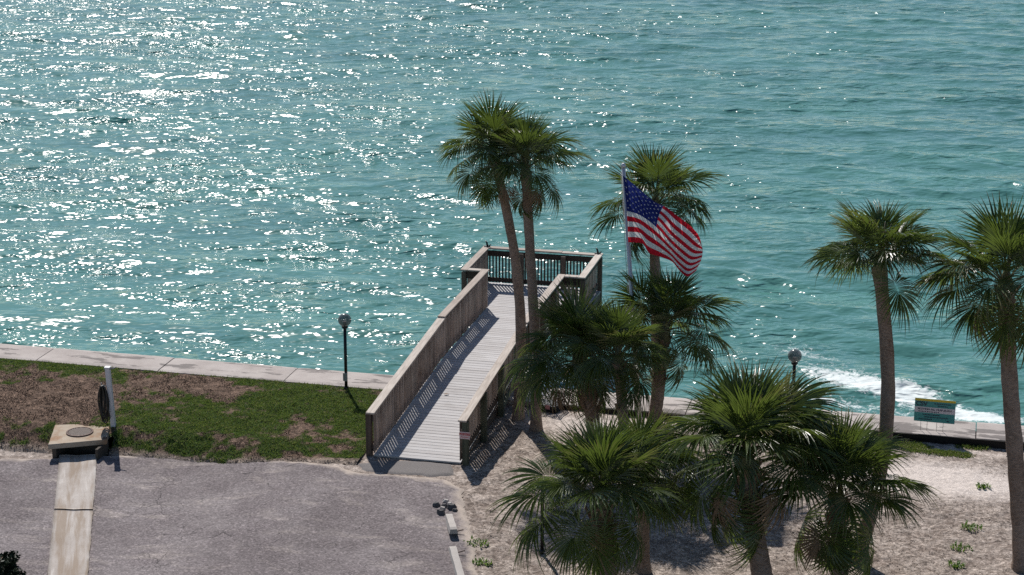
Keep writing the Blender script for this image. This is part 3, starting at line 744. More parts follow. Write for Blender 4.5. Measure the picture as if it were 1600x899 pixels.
def palm(base_px, top_px, label, r0, r1, size, n, fans, seed, boots=0, bow=0.0, zb=None, el_lo=5, dead=0):
    g = np.random.default_rng(seed); rd = random.Random(seed)
    base = at(base_px[0], base_px[1], -.03 if zb is None else zb); top = above(base, *top_px)
    root = thing('palm_tree', label, 'palm tree', tuple(base), 0, 'sabal palms on the shore')
    tp = top-base; H = np.linalg.norm(tp)
    # trunk
    ns = 40; nr = 18; V = []; side = np.cross(tp/H, FWD); side /= np.linalg.norm(side)
    ph = g.random(8)*6.28
    for i in range(ns+1):
        t = i/ns
        c = tp*t+side*bow*math.sin(math.pi*t)+np.array([.03*math.sin(5*t+ph[0]), .03*math.sin(4.3*t+ph[1]), 0])*t
        rad = r0+(r1-r0)*min(1, t*1.15)+.35*r0*math.exp(-t*H/.18)
        if t > .93: rad *= 1+.2*(t-.93)/.07
        for k in range(nr):
            a = 2*math.pi*k/nr
            rr = rad*(1+.05*math.sin(3*a+ph[2]+3*t)+.05*(g.random()-.5)+.035*math.sin(t*H*36+ph[3]+.8*math.sin(a+ph[4])))
            V.append(c+np.array([math.cos(a)*rr, math.sin(a)*rr, 0]))
    V.append(tp+np.array([0, 0, .05]))
    I = np.arange((ns+1)*nr).reshape(ns+1, nr); J = np.roll(I, -1, 1)
    Q = np.stack([I[:-1], J[:-1], J[1:], I[1:]], -1).reshape(-1, 4)
    V = np.array(V); V[:nr, 2] -= .06
    Q = np.concatenate([Q, np.array([(ns*nr+k, ns*nr+(k+1) % nr, len(V)-1, len(V)-1) for k in range(nr)])[:, [0, 1, 2, 2]]]) if False else Q
    tk = link('trunk', np_mesh('trunk', V, Q, M_trunk, True), root)
    for i in range(boots):
        t = 1-(.02+.9*(i/boots))*min(1.15/H, .5); a = i*2.399; rad = r1*1.02+.02
        c = tp*t+side*bow*math.sin(math.pi*t)
        m = Matrix.Translation(Vector(c+np.array([math.cos(a)*rad*.82, math.sin(a)*rad*.82, -.08]))) @ Matrix.Rotation(a-math.pi/2, 4, 'Z') @ Matrix.Scale(rd.uniform(.9, 1.35)*r1/.15, 4)
        link('boot', BOOT, tk, matrix=m)
    # crown: bud with a rosette of fronds round it
    cb = MB(); cb.lathe((0, 0, 0), [(r1*1.0, -.16), (r1*1.12, -.02), (r1*.95, .12), (r1*.6, .26), (.03, .42), (.001, .45)], 12)
    for k in range(5):
        a = k*1.3; cb.tube([(0, 0, .2), (.05*math.cos(a), .05*math.sin(a), .5*size), (.16*math.cos(a), .16*math.sin(a), .95*size)], [.03, .022, .004], 6)
    crown = cb.build('crown', M_stalk, root); crown.location = Vector(tp)
    n = int(n*.74)
    for i in range(n):
        f = (i+.5)/n; az = i*2.39996+ph[5]+g.normal(0, .15)
        el = R(86-(86-el_lo)*f**.85+g.normal(0, 5))
        d = (math.cos(az)*math.cos(el), math.sin(az)*math.cos(el), math.sin(el))
        me = rd.choice(YOUNG if f < .5 else MATURE)
        link('frond', me, crown, matrix=frond_matrix((d[0]*r1*.6, d[1]*r1*.6, .05+.12*math.sin(el)), d, size*g.uniform(.88, 1.08), g.normal(0, .25)))
    pxm = F_PX/depth_of(top)
    for j, fan in enumerate(fans):
        fx, fy = fan[0], fan[1]; sgn = fan[2] if len(fan) > 2 else (1 if j % 2 else -1)
        u = (fx-top_px[0])/pxm; v = -(fy-top_px[1])/pxm
        reach = 1.02*size; rho = math.hypot(u, v)
        w = sgn*math.sqrt(max(.02, reach**2-rho**2)); sc = size*max(.8, min(1.25, math.hypot(rho, w)/reach))
        d = RIGHT*u+UP*v-FWD*w; el = math.asin(d[2]/np.linalg.norm(d))
        me = rd.choice(OLD if el < R(-8) else MATURE)
        link('frond', me, crown, matrix=frond_matrix((0, 0, 0), d, sc, g.normal(0, .25)))
    for q in range(dead):
        az = math.atan2(-FWD[1], -FWD[0])+(q*2-1)*rd.uniform(.5, 1.4); el = R(rd.uniform(-30, -12))
        d = (math.cos(az)*math.cos(el), math.sin(az)*math.cos(el), math.sin(el))
        link('frond', DEAD[q % 2], crown, matrix=frond_matrix((d[0]*r1, d[1]*r1, -.05), d, size*rd.uniform(.75, .95), rd.uniform(-.4, .4)))['label'] = 'dead brown hanging frond'
    return root

palm((809, 655), (770, 246), 'tall slim palm beside the pier, the left one of the close pair, leaning left', .128, .102, .84, 26, [(727, 268, 1), (712, 245, -1), (752, 296, 1), (775, 300, -1), (790, 190, -1), (722, 205, 1)], 1, bow=-.30, el_lo=12)
palm((838, 672), (821, 270), 'tall slim upright palm just right of its twin beside the pier', .122, .104, .84, 26, [(880, 232, 1), (876, 292, 1), (858, 300, -1), (805, 318, -1), (795, 250, 1), (862, 205, -1)], 2, bow=-.06, el_lo=12, dead=2)
palm((1026, 660), (1024, 326), 'palm standing behind the flag by the seawall', .125, .112, .92, 27, [(958, 352, -1), (952, 330, 1), (1086, 262, -1), (1092, 335, -1), (1088, 305, 1), (975, 372, 1)], 3, dead=1)
palm((1018, 694), (1037, 522), 'palm just right of the flagpole with its crown under the flag', .150, .138, 1.0, 28, [(1112, 535, 1), (1080, 578, 1), (1105, 462, -1), (1122, 510, -1), (985, 470, -1), (1060, 590, -1)], 4, 14, dead=1)
palm((1006, 893), (1001, 748), 'short thin-trunked palm whose crown merges with the short dark palm on its left', .118, .108, .84, 20, [(1040, 700, 1), (1035, 775, 1), (1050, 740, -1), (965, 690, -1)], 13, 8, el_lo=15)
palm((988, 752), (966, 566), 'slim leaning palm left of the flagpole, its crown partly hidden by the stouter palm', .118, .106, .84, 30, [(1010, 590, 1), (1018, 545, 1), (930, 600, -1), (995, 610, 1)], 5, 8, bow=.05)
palm((942, 722), (908, 566), 'stout palm with shaggy boots beside the pier railing', .158, .142, 1.04, 36, [(812, 545, 1), (815, 588, 1), (850, 575, 1), (885, 615, -1), (850, 530, -1), (960, 615, -1)], 6, 22, dead=2)
palm((952, 935), (937, 792), 'short dark palm at the bottom centre beside the plain black post', .185, .160, 1.08, 30, [(822, 750, 1), (815, 800, 1), (888, 822, 1), (925, 850, 1), (1020, 822, 1), (1030, 775, -1), (985, 850, -1), (1000, 740, -1)], 7, 26, el_lo=28)
palm((1196, 935), (1165, 728), 'large palm with a wide spreading crown in the foreground on the sand', .195, .172, 1.20, 32, [(1072, 775, 1), (1080, 715, -1), (1072, 660, -1), (1112, 832, 1), (1255, 632, -1), (1232, 606, 1), (1252, 618, 1), (1246, 590, -1), (1222, 838, 1), (1245, 720, 1), (1268, 680, -1), (1090, 800, -1)], 8, 30, el_lo=30, dead=2)
palm((1313, 925), (1308, 784), 'low bushy palm in front of the bowed trunk at the lower right', .150, .140, 1.12, 30, [(1232, 748, 1), (1268, 845, 1), (1235, 830, -1), (1295, 880, 1), (1390, 735, 1), (1388, 862, 1), (1400, 770, -1), (1335, 830, -1)], 9, 18, el_lo=25, dead=1)
palm((1338, 880), (1375, 420), 'tall palm with a long bowed trunk and small round crown, left of the notice board', .145, .124, .90, 28, [(1308, 392, 1), (1302, 372, -1), (1434, 388, 1), (1440, 365, -1), (1398, 452, 1), (1345, 400, -1)], 11, bow=-.36, el_lo=15)
palm((1597, 888), (1571, 452), 'tall palm at the right edge of the picture with drooping fronds', .165, .146, 1.04, 28, [(1478, 436, 1), (1505, 470, 1), (1478, 405, -1), (1600, 505, 1), (1533, 470, -1), (1560, 500, 1), (1640, 470, -1)], 12, 10, bow=.0, el_lo=12, dead=2)

# ------------------------------------------------------------------ flag and pole
def flag_and_pole():
    base = at(1001, 684, -.03); top = above(base, 974, 262)
    top[0:2] = base[0:2]+(top[0:2]-base[0:2])*1.0
    root = thing('flagpole', 'tall white metal flagpole carrying the striped flag', 'flagpole', tuple(base))
    t = NT('pole_paint'); mp = t.set((.55, .55, .57), .35, metal=.5)
    v = top-base
    MB().tube([v*0-np.array([0, 0, .1]), v*.35, v*.36, v], [.068, .062, .055, .042], 14).build('pole', mp, root)
    b = MB(); c = v+np.array([0, 0, .0]); b.lathe(c, [(.001, -.02), (.05, 0), (.055, .05), (.03, .09), (.001, .10)], 12); b.build('finial', mp, root)
    b = MB(); s = np.array([-.075, 0, 0]); b.tube([v*.10+s, v*.5+s*1.1, v*.985+s*.8], .006, 6); b.build('halyard', plain('halyard_rope', (.5, .48, .45), .8), root)
    # the cloth
    def im(x, y): return 940+x/4.73, 260+y/4.73
    top_e = [(157, 68), (270, 162), (385, 258), (480, 305), (565, 372), (655, 440), (716, 510), (738, 575)]
    mid_e = [(186, 330), (262, 352), (338, 396), (425, 470), (505, 560), (590, 640), (665, 690), (742, 672)]
    bot_e = [(196, 562), (300, 572), (350, 640), (430, 668), (520, 705), (575, 770), (635, 815), (700, 770)]
    nt, nsb = 48, 39
    def cr(pts, t):
        pts = np.array(pts, float); x = t*(len(pts)-1); i = min(int(x), len(pts)-2); f = x-i
        p = [pts[max(i-1, 0)], pts[i], pts[i+1], pts[min(i+2, len(pts)-1)]]
        return .5*((2*p[1])+(-p[0]+p[2])*f+(2*p[0]-5*p[1]+4*p[2]-p[3])*f*f+(-p[0]+3*p[1]-3*p[2]+p[3])*f**3)
    G = np.zeros((nsb+1, nt+1, 3)); sdist = depth_of(top)
    for j in range(nt+1):
        t = j/nt; a, m, b2 = cr(top_e, t), cr(mid_e, t), cr(bot_e, t)
        for i in range(nsb+1):
            s = i/nsb; k = 7/13
            # through the three curves at s = 0, k, 1
            q = a*((s-k)*(s-1))/(k)+m*(s*(s-1))/(k*(k-1))+b2*(s*(s-k))/(1-k)
            X, Y = im(*q)
            d = FWD*F_PX+RIGHT*(X-800)-UP*(Y-449.5)
            dep = sdist-.02+t*.28*math.sin(6.4*t+3.0*s+.6)+.10*t*math.sin(13*t-4*s)-.45*t
            G[i, j] = CAM+d*(dep/F_PX)
    fl = thing('flag', 'red, white and blue striped flag with white stars flying from the pole', 'flag', tuple(G[0, 0]))
    G = G-G[0, 0]
    def cloth(name, c):
        tt = NT(name); p = tt.pos()
        tt.set(c, .8, tt.bump(tt.noise(p, 9, 3), .25, .02), spec=.1)
        tr = tt.node('ShaderNodeBsdfTranslucent', {'Color': c}); mx = tt.node('ShaderNodeMixShader', {0: .42, 1: tt.b.outputs[0], 2: tr.outputs[0]})
        tt.l.new(mx.outputs[0], tt.out.inputs[0]); return tt.m
    mr, mw, mbl = cloth('red_cloth', (.60, .018, .035)), cloth('white_cloth', (.80, .78, .78)), cloth('blue_cloth', (.018, .028, .16))
    jc = round(nt*.40); flat = G.reshape(-1, 3)
    def idx(i, j): return i*(nt+1)+j
    for k in range(13):
        rows = range(k*3, k*3+3); Q = []
        for i in rows:
            for j in range(jc if k < 7 else 0, nt):
                if j >= nt-1 and (i*7+k) % 3 == 0 and k > 8: continue       # frayed fly end
                Q.append((idx(i, j), idx(i+1, j), idx(i+1, j+1), idx(i, j+1)))
        me = np_mesh('stripe', flat, np.array(Q), mr if k % 2 == 0 else mw, True)
        o = link('stripe', clean(me), fl)
    Q = [(idx(i, j), idx(i+1, j), idx(i+1, j+1), idx(i, j+1)) for i in range(21) for j in range(jc)]
    cn = link('canton', clean(np_mesh('canton', flat, np.array(Q), mbl, True)), fl)
    def surf(s, t):
        i = min(s*nsb, nsb-1e-6); j = min(t*nt, nt-1e-6); a, b2 = int(i), int(j); f, h = i-a, j-b2
        return G[a, b2]*(1-f)*(1-h)+G[a+1, b2]*f*(1-h)+G[a, b2+1]*(1-f)*h+G[a+1, b2+1]*f*h
    for r_ in range(9):
        nc = 6 if r_ % 2 == 0 else 5
        for c_ in range(nc):
            s = (r_+1)/10*7/13; t = ((c_*2+1+(r_ % 2))/12)*.40; b = MB(); V = []
            for e in (-1, 1):
                for k in range(10):
                    ra = (.031 if k % 2 == 0 else .0135)*1.25; a = math.pi/2+k*math.pi/5
                    p = surf(max(0, s-ra*math.sin(a)*.53), max(0, t+ra*math.cos(a)*.30)); V.append(p-FWD*.005*e)
            b.add(V, [tuple(range(10)), tuple(range(19, 9, -1))]); b.build('star', mw, cn)
def clean(me):
    n = len(me.vertices); co = np.empty(n*3, np.float32); me.vertices.foreach_get('co', co); co = co.reshape(-1, 3)
    L_ = np.empty(len(me.loops), np.int32); me.loops.foreach_get('vertex_index', L_)
    used = np.zeros(n, bool); used[L_] = True; mp = np.cumsum(used)-1
    m2 = np_mesh(me.name, co[used], mp[L_].reshape(-1, 4), me.materials[0], True); bpy.data.meshes.remove(me); return m2
flag_and_pole()

# ------------------------------------------------------------------ lamps
def globe_mat():
    t = NT('smoked_globe'); t.set((.10, .11, .115), .16, spec=.6); t.b.inputs['Alpha'].default_value = .72
    return t.m
M_globe = globe_mat(); M_box = plain('grey_box', (.25, .25, .25), .5)
def lamp(base, label, H=1.50):
    o = thing('lamp_post', label, 'lamp post', tuple(base), 0, 'globe lamps along the shore')
    b = MB(); b.tube([(0, 0, -.08), (0, 0, H)], .038, 12); b.lathe((0, 0, 0), [(.06, 0), (.06, .03), (.04, .05)], 12); b.build('post', M_black, o)
    b = MB(); b.lathe((0, 0, H), [(.038, -.02), (.06, 0), (.075, .02), (.075, .05), (.03, .055)], 14); b.build('fitter', M_black, o)
    prof = [(max(.002, .158*math.sin(math.pi*k/16)), .20-.158*math.cos(math.pi*k/16)) for k in range(1, 17)]
    b = MB(); b.lathe((0, 0, H), prof, 24); b.build('globe', M_globe, o)
    b = MB(); b.tube([(0, 0, H+.05), (0, 0, H+.17)], [.03, .045], 10); b.build('bulb', plain('bulb_white', (.6, .6, .58), .4), o)
    b = MB(); b.box((-.055, -.06, .20), (.045, -.03, .40)); b.build('junction_box', M_box, o)
lamp(at(541, 607, .06), 'black lamp post with a dark globe standing on the lawn left of the pier')
lamp(at(1237, 668, -.02), 'globe lamp by the seawall, its black post mostly hidden by the wide foreground palm')
def iron_post():
    b = at(847, 862, -.02); o = thing('metal_post', 'plain black metal post standing in the sand behind the short dark palm', 'post', tuple(b))
    m = MB(); m.tube([(0, 0, -.1), (0, 0, 1.42)], .036, 12); m.build('shaft', M_black, o)
    m = MB(); m.lathe((0, 0, 1.42), [(.046, -.03), (.046, .01), (.02, .03), (.001, .032)], 12); m.build('post_cap', M_black, o)
    m = MB(); m.lathe((0, 0, 0), [(.065, 0), (.065, .03), (.038, .05)], 12); m.build('base_collar', M_black, o)
iron_post()

# ------------------------------------------------------------------ signs
def text_mesh(txt, size, mat, bold=0.0):
    cu = bpy.data.curves.new('t', 'FONT'); cu.body = txt; cu.size = size; cu.offset = bold; cu.align_x = 'CENTER'; cu.align_y = 'CENTER'; cu.extrude = .0012
    o = bpy.data.objects.new('t', cu); col.objects.link(o); dg = bpy.context.evaluated_depsgraph_get(); dg.update()
    me = bpy.data.meshes.new_from_object(o.evaluated_get(dg)); bpy.data.objects.remove(o); me.materials.clear(); me.materials.append(mat); return me
def flat(name, c, r=.5):
    t = NT(name); return t.set(t.mix(t.noise(t.coord(), 7), tuple(x*.9 for x in c), c), r)
UPRIGHT = (math.pi/2, 0, 0)
def notice():
    base = at(1458, 682, -.02); o = thing('notice_board', 'teal and yellow public notice sign on wire legs in front of the seawall', 'sign', tuple(base), R(-2))
    w, h, z0 = .89, .54, .33
    teal, yel, whi, drk = flat('teal_print', (.045, .27, .265)), flat('yellow_print', (.62, .46, .03)), flat('white_print', (.60, .56, .60)), flat('dark_print', (.01, .02, .06))
    T = MB(); T.box((-w/2, 0, z0), (w/2, .012, z0+h)); T.build('panel', teal, o)
    MB().box((-w/2, -.003, z0+h*.90), (w/2, -.0005, z0+h)).build('yellow_band', yel, o)
    MB().box((-w/2, -.003, z0+h*.40), (w/2, -.0005, z0+h*.64)).build('white_band', whi, o)
    def tx(s, size, x, z, m, bold=0.0, y=-.005): link('lettering', text_mesh(s, size, m, bold), o, (x, y, z0+z), UPRIGHT)
    tx('CSV', .14, -w*.33, h*.765, drk, .004); tx('PETITION No. 19-20-25-01A', .062, -.0, h*.545, drk, .002)
    # lines of print too small to read
    for xa, xb, z in ((-.02, .34, .81), (.06, .27, .72), (-.36, .10, .445), (-.25, .12, .31), (-.22, .30, .21), (-.33, -.05, .11), (.27, .33, .09)):
        b = MB(); x = xa
        while x < xb:
            e = min(xb, x+random.uniform(.02, .06)); b.box((x, -.004, z0+h*z-.011), (e, -.0006, z0+h*z+.011)); x = e+.012
        pl = b.build('small_print', drk, o); pl['kind'] = 'stuff'
    for x in (-.29, -.15, .06, .20):
        MB().tube([(x, .02, -.12), (x, .02, z0+.25)], .005, 6).build('leg', M_wire, o)
    MB().tube([(.06, .02, .22), (.20, .02, .22)], .004, 6).build('cross_wire', M_wire, o)
M_wire = plain('wire_legs', (.25, .24, .23), .4, .8)
notice()
def posted():
    o = thing('posted_sign', 'small red and white POSTED sign on the end post of the right railing', 'sign', (1.078, -.042, .60))
    MB().box((-.115, -.006, 0), (.115, 0, .16)).build('panel', flat('sign_white', (.66, .50, .50)), o)
    link('lettering', text_mesh('POSTED', .066, flat('sign_red', (.45, .02, .03)), .0025), o, (0, -.0085, .105), UPRIGHT)
    b = MB(); b.box((-.085, -.0085, .038), (.085, -.0062, .048)); b.build('small_print', flat('sign_red_small', (.45, .02, .03)), o)
posted()

# ------------------------------------------------------------------ storm drain, hose post
def drain():
    C = [at(x, y, .07) for x, y in ((86, 664), (172, 661), (167, 687), (75, 695))]
    c = sum(C)/4; o = thing('storm_drain', 'rust-stained concrete drain slab with a round iron cover at the lawn edge', 'storm drain', (c[0], c[1], .07))
    P = [p-c for p in C]; th = .11
    n = 16; bm = MB(); V = []
    def loop(z, k): return [(p[0]*k, p[1]*k, z) for p in dense]
    dense = []
    for i in range(4):
        a, b = P[i], P[(i+1) % 4]
        for q in range(n):
            t = q/n; p = a+(b-a)*t; e = .012*(random.random()-.5); dense.append((p[0]*(1+e), p[1]*(1+e)))
    N = 4*n
    V = loop(-th, 1.0)+loop(-.015, 1.0)+loop(0, .985)
    Fs = [(i+k*N, (i+1) % N+k*N, (i+1) % N+(k+1)*N, i+(k+1)*N) for k in range(2) for i in range(N)]
    Fs = [f[::-1] for f in Fs]+[tuple(range(2*N, 3*N))[::-1], tuple(range(N))]
    bm.add(V, Fs); bm.build('slab', M_slab, o)
    # inlet box under the slab, open towards the gutter
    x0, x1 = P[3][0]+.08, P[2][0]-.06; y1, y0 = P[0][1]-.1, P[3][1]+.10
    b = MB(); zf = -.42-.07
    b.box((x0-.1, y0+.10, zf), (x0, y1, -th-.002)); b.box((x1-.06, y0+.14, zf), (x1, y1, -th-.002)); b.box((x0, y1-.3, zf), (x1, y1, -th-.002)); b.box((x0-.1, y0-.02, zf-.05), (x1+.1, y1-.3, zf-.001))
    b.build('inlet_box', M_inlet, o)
    m = at(124.6, 675, .085)-c
    b = MB(); b.lathe((m[0], m[1], 0), [(.30, .001), (.30, .022), (.262, .026), (.262, .012), (.001, .012)], 32)
    mc = b.build('manhole_cover', M_iron, o)
    b = MB()
    for i in range(-5, 6):
        y = i*.045; x = math.sqrt(max(.001, .25**2-y*y)); b.box((m[0]-x, m[1]+y-.011, .012), (m[0]+x, m[1]+y+.011, .022))
    b.build('grate_bars', plain('worn_iron', (.17, .125, .10), .7, .0, .3, 30), mc)
    b = MB(); h = at(164, 684, .085)-c; b.tube([(h[0]+.05*math.cos(a), h[1]+.05*math.sin(a), .012) for a in np.linspace(0, 6.28, 14)], .008, 6); b.build('lifting_ring', M_iron, o)
drain()
def hose_post():
    b0 = at(178, 667, .05); t0 = above(b0, 168, 575); v = t0-b0
    o = thing('hose_post', 'white square post at the lawn edge holding a coiled hose', 'post', tuple(b0), R(8))
    M_w = plain('white_pvc', (.62, .61, .62), .4, 0, .08)
    v = np.array([v[0], v[1], v[2]])
    MB().beam((0, 0, -.15), v, .105, .105, up=(0, 1, 0)).build('shaft', M_w, o, .008)
    c = v; b = MB(); b.box((c[0]-.065, c[1]-.065, c[2]-.01), (c[0]+.065, c[1]+.065, c[2]+.03)); b.build('post_cap', M_w, o, .006)
    b = MB(); b.tube([c+np.array([.05, 0, -.02]), c+np.array([.15, 0, .0]), c+np.array([.20, 0, .03])], [.018, .016, .012], 8); b.build('hook', M_box, o)
    h = v*.70; b = MB(); b.tube([h+np.array([-.04, -.02, 0]), h+np.array([-.16, -.05, .02]), h+np.array([-.17, -.05, .08])], [.014, .014, .012], 8); b.build('hanger', M_box, o)
    hp = Vector(b0)+Matrix.Rotation(R(8), 3, 'Z') @ Vector(h+np.array([-.13, -.05, .02]))
    t = NT('black_rubber'); mr = t.set((.010, .012, .012), .4)
    bm = MB(); rd = random.Random(3)
    pts = []
    for k in range(7*28):
        a = 2*math.pi*k/28+math.pi/2; lo = int(k/28); e = (k/28) % 1
        wv = .030+.013*((lo*3) % 7); hv = .30+.025*((lo*5) % 7); 
        pts.append((wv*math.cos(a)+.02*math.sin(lo*3.3), -.02-.012*(lo % 4)+.03*math.sin(a*1+lo), -hv+hv*math.sin(a)+.01*math.sin(lo*5)))
    bm.tube(pts, .017, 7)
    bm.tube([pts[-1], (pts[-1][0]+.06, -.06, -.45), (pts[-1][0]+.12, -.07, -.72), (pts[-1][0]+.09, -.05, -.78)], .016, 7)
    me = bm.build('hose', mr); me.location = hp
    tag(me, 'black rubber hose coiled on the white post', 'hose')
hose_post()

# ------------------------------------------------------------------ crab trap
def trap():
    c = at(858, 640, -.02); o = thing('crab_trap', 'black wire crab trap on the sand beside the pier under the palms', 'crab trap', (c[0], c[1], -.02), R(-12))
    w, d, h = .56, .48, .36; t = NT('black_wire'); mk = t.set((.014, .014, .016), .45)
    b = MB(); Q = [(-w/2, -d/2), (w/2, -d/2), (w/2, d/2), (-w/2, d/2)]
    for z in (.01, h):
        for i in range(4): b.tube([(*Q[i], z), (*Q[(i+1) % 4], z)], .014, 6)
    for x, y in Q: b.tube([(x, y, 0), (x, y, h)], .014, 6)
    b.build('frame', mk, o)
    b = MB()
    for k in range(1, 5):
        z = h*k/5
        for i in range(4): b.tube([(*Q[i], z), (*Q[(i+1) % 4], z)], .006, 5)
    for k in range(1, 8):
        x = -w/2+w*k/8
        for y in (-d/2, d/2): b.tube([(x, y, 0), (x, y, h)], .005, 5)
        b.tube([(x, -d/2, h), (x, d/2, h)], .006, 5)
    for k in range(1, 7):
        y = -d/2+d*k/7
        for x in (-w/2, w/2): b.tube([(x, y, 0), (x, y, h)], .005, 5)
        b.tube([(-w/2, y, h), (w/2, y, h)], .006, 5)
    b.build('mesh_panels', mk, o)
    b = MB(); b.box((-w/2+.03, -d/2+.03, .01), (w/2-.03, d/2-.03, h*.45)); b.build('bait_tray', mk, o)
    b = MB(); b.tube([(-.2, -.1, h+.02), (-.05, .05, h+.05), (.1, -.05, h+.04), (.05, -.18, h+.03), (-.12, -.16, h+.03), (-.15, .02, h+.04)], .012, 6); b.build('rope', plain('grey_rope', (.20, .21, .24), .8), o)
    MB().box((.02, -d/2-.02, .10), (.13, -d/2-.008, .20)).build('tag', flat('tag_pink', (.45, .20, .22)), o)
trap()

# ------------------------------------------------------------------ wheel stops
def stops():
    def stop(A, B, label, broken):
        a, b = at(*A, .0), at(*B, .0); t = b-a; Ln = float(np.linalg.norm(t)); ang = math.atan2(t[1], t[0])
        o = thing('wheel_stop', label, 'wheel stop', tuple((a+b)/2), ang, 'concrete wheel stops')
        n = 14; V = []
        for i in range(n+1):
            x = -Ln/2+Ln*i/n; j = .006*(random.random()-.5)
            e = .03 if (i in (0, n)) else 0
            jag = (random.uniform(-.08, .08) if (broken and i in (0,)) else 0)
            V += [(x+jag, -.085+j, -.02), (x+jag*.5, -.065+j, .10-e), (x-jag, .065+j, .10-e), (x, .085+j, -.02)]
        Fs = [(i*4+k, i*4+k+4, i*4+k+5, i*4+k+1) for i in range(n) for k in range(3)]+[(0, 1, 2, 3), (n*4+3, n*4+2, n*4+1, n*4)]
        m = MB(); m.add(V, Fs); bar = m.build('bar', M_stop, o)
        if broken: bar.rotation_euler = (0, R(-8), 0); bar.location = (0, 0, .04)
        px_ = Ln*.30 if broken else -Ln*.38
        m = MB(); m.tube([(px_, .06, .05), (px_+.02, .21, .09)], .012, 8); m.build('rebar_pin', M_iron, o)
        return o
    stop((701, 806), (709, 842), 'short broken grey wheel stop with crumbled end on the car park', True)
    stop((707, 859), (728, 935), 'long pale intact wheel stop at the lower edge of the car park', False)
    spots = [((681, 792), .10, 0), ((694, 793), .09, 0), ((689, 804), .12, 0), ((706, 796), .13, 0), ((697, 786), .08, 1), ((703, 790), .07, 1), ((711, 800), .07, 0), ((692, 797), .07, 1)]
    labels = ['dark rubble lump lying apart on the left of the broken wheel stop', 'small dark rubble lump between the larger lumps above the broken wheel stop', 'dark rubble lump at the left corner of the broken wheel stop', 'largest dark rubble lump at the right of the broken wheel stop end', 'topmost pale rubble piece above the broken wheel stop', 'pale rubble piece right of the topmost one', 'small dark rubble lump on the sand right of the broken wheel stop', 'pale rubble piece in the middle of the crumbled end']
    M_rub = plain('tarry_rubble', (.085, .08, .08), .9, 0, .5, 20, .6)
    for (xy, s, pale), lb in zip(spots, labels):
        p = at(*xy, 0); m = MB(); rd = random.Random(lb); V = []; nn = 8
        for z, k in ((-.02, .9), (.3*s, 1.0), (.8*s, .6)):
            for i in range(nn):
                a = 2*math.pi*i/nn; rr = s*k*rd.uniform(.65, 1.15); V.append((rr*math.cos(a), rr*math.sin(a)*.8, z+rd.uniform(-.1, .1)*s*(z > 0)))
        m.add(V, [(k*nn+i, k*nn+(i+1) % nn, (k+1)*nn+(i+1) % nn, (k+1)*nn+i) for k in range(2) for i in range(nn)]+[tuple(range(2*nn, 3*nn)), tuple(range(nn))[::-1]])
        o = m.build('concrete_chunk', M_stop if pale else M_rub); o.location = (p[0], p[1], .01); tag(o, lb, 'rubble', 'crumbled pieces of the wheel stop')
stops()

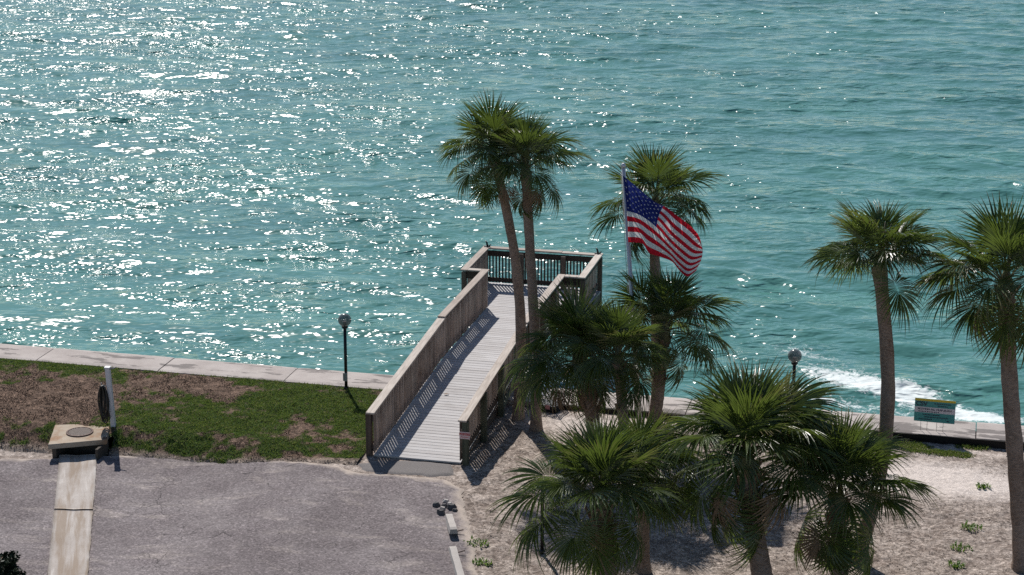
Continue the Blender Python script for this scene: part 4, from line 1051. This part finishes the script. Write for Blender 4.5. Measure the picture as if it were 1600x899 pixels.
# ------------------------------------------------------------------ small things on the ground
def paver():
    p = at(1143, 802, -.02); o = MB().box((-.33, -.26, -.03), (.33, .26, .05)).build('paving_slab', M_stop, None, .012)
    o.location = (p[0], p[1], float(z_sand(p[0], p[1]))); o.rotation_euler = (0, 0, R(-18)); tag(o, 'pale flat paving slab lying on the sand behind the foreground palms', 'paving slab')
paver()
def weeds():
    spots = [((1517, 826), .16, 'weed clump alone in the middle of the open sand at the right'), ((1502, 858), .15, 'sparse weed clump just below the one on the open sand at right'), ((1494, 885), .10, 'small thin weed near the bottom edge on the open sand'), ((746, 850), .17, 'green weed clump at the sandy edge of the car park by the wheel stops'), ((752, 880), .14, 'lower weed clump at the edge of the car park near the bottom'), ((1536, 762), .10, 'tiny weed near the tall palm at the right edge')]
    t = NT('weed_leaf'); c = t.mix(t.orand(), (.085, .16, .03), (.13, .20, .05)); mw = t.set(c, .55, spec=.3)
    trn = t.node('ShaderNodeBsdfTranslucent', {'Color': (.16, .26, .04, 1)}); t.l.new(t.node('ShaderNodeMixShader', {0: .4, 1: t.b.outputs[0], 2: trn.outputs[0]}).outputs[0], t.out.inputs[0])
    for (xy, s, lb), q in zip(spots, range(9)):
        p = at(*xy, -.02); g = np.random.default_rng(q+40); m = MB()
        for i in range(46):
            a = g.random()*6.28; rr = s*math.sqrt(g.random())*1.1; x, y = rr*math.cos(a)*1.3, rr*math.sin(a); h = g.uniform(.04, .11); b = g.random()*6.28; w = g.uniform(.012, .024); dx, dy = math.cos(b), math.sin(b)
            m.add([(x, y, -.02), (x+dx*.03-dy*w, y+dy*.03+dx*w, h*.7), (x+dx*.08, y+dy*.08, h), (x+dx*.03+dy*w, y+dy*.03-dx*w, h*.7)], [(0, 1, 2, 3)])
        o = m.build('weed', mw); z = float(sand_h(np.array([p[0]]), np.array([p[1]]))[0]); o.location = (p[0], p[1], z); tag(o, lb, 'weed', 'weeds on bare ground')
weeds()
def shadow_shrub():  # made-up bush standing in for a dark shadow whose caster is missing
    c = at_h(6, 893, zp_xy); root = thing('shadow_shrub', 'made-up dark stand-in for a shadow, a low leafy shrub at the lower left corner of the car park', 'shadow_shrub', tuple(c))
    t = NT('shadow_shrub_leaf'); ml = t.set(t.mix(t.orand(), (.012, .022, .008), (.018, .03, .010)), .6, spec=.2)
    g = np.random.default_rng(8); V = []; Q = []
    def leafq(p, s):
        a = g.normal(size=3); a /= np.linalg.norm(a); b = np.cross(a, g.normal(size=3)); b /= np.linalg.norm(b); o = len(V)
        V.extend([p-a*s, p+b*s*.42, p+a*s, p-b*s*.42]); Q.append((o, o+1, o+2, o+3))
    for i in range(5200):
        d = g.normal(size=3); d[2] = abs(d[2])*.7; d /= np.linalg.norm(d); rr = g.random()**.33
        lump = .82+.32*math.sin(3.1*math.atan2(d[1], d[0])+1.0)*math.cos(2.3*d[2]*3)
        leafq(np.array([d[0]*.62, d[1]*.85, d[2]*.42])*rr*lump+np.array([-.15, -.35, .02]), g.uniform(.03, .06))
    link('foliage', np_mesh('foliage', np.array(V), np.array(Q), ml, False), root)
    for k in range(5):
        a = k*1.26; m = MB(); m.tube([(-.15, -.35, -.05), (-.15+.15*math.cos(a), -.35+.2*math.sin(a), .15), (-.15+.35*math.cos(a), -.35+.45*math.sin(a), .26)], [.022, .016, .006], 6); m.build('stem', M_boot, root)
shadow_shrub()
def leaf():
    p = at(697, 616, z_deck(3.6)+.004); m = MB(); V = [(-.06, -.01, 0), (-.02, -.035, .012), (.05, -.02, .02), (.07, .015, .006), (.0, .03, .015)]
    m.add(V, [(0, 1, 2, 3, 4)]); o = m.build('fallen_leaf', M_boot); o.location = p; o.rotation_euler = (R(4), 0, .4); tag(o, 'single dry brown leaf lying on the deck boards of the pier', 'leaf')
leaf()
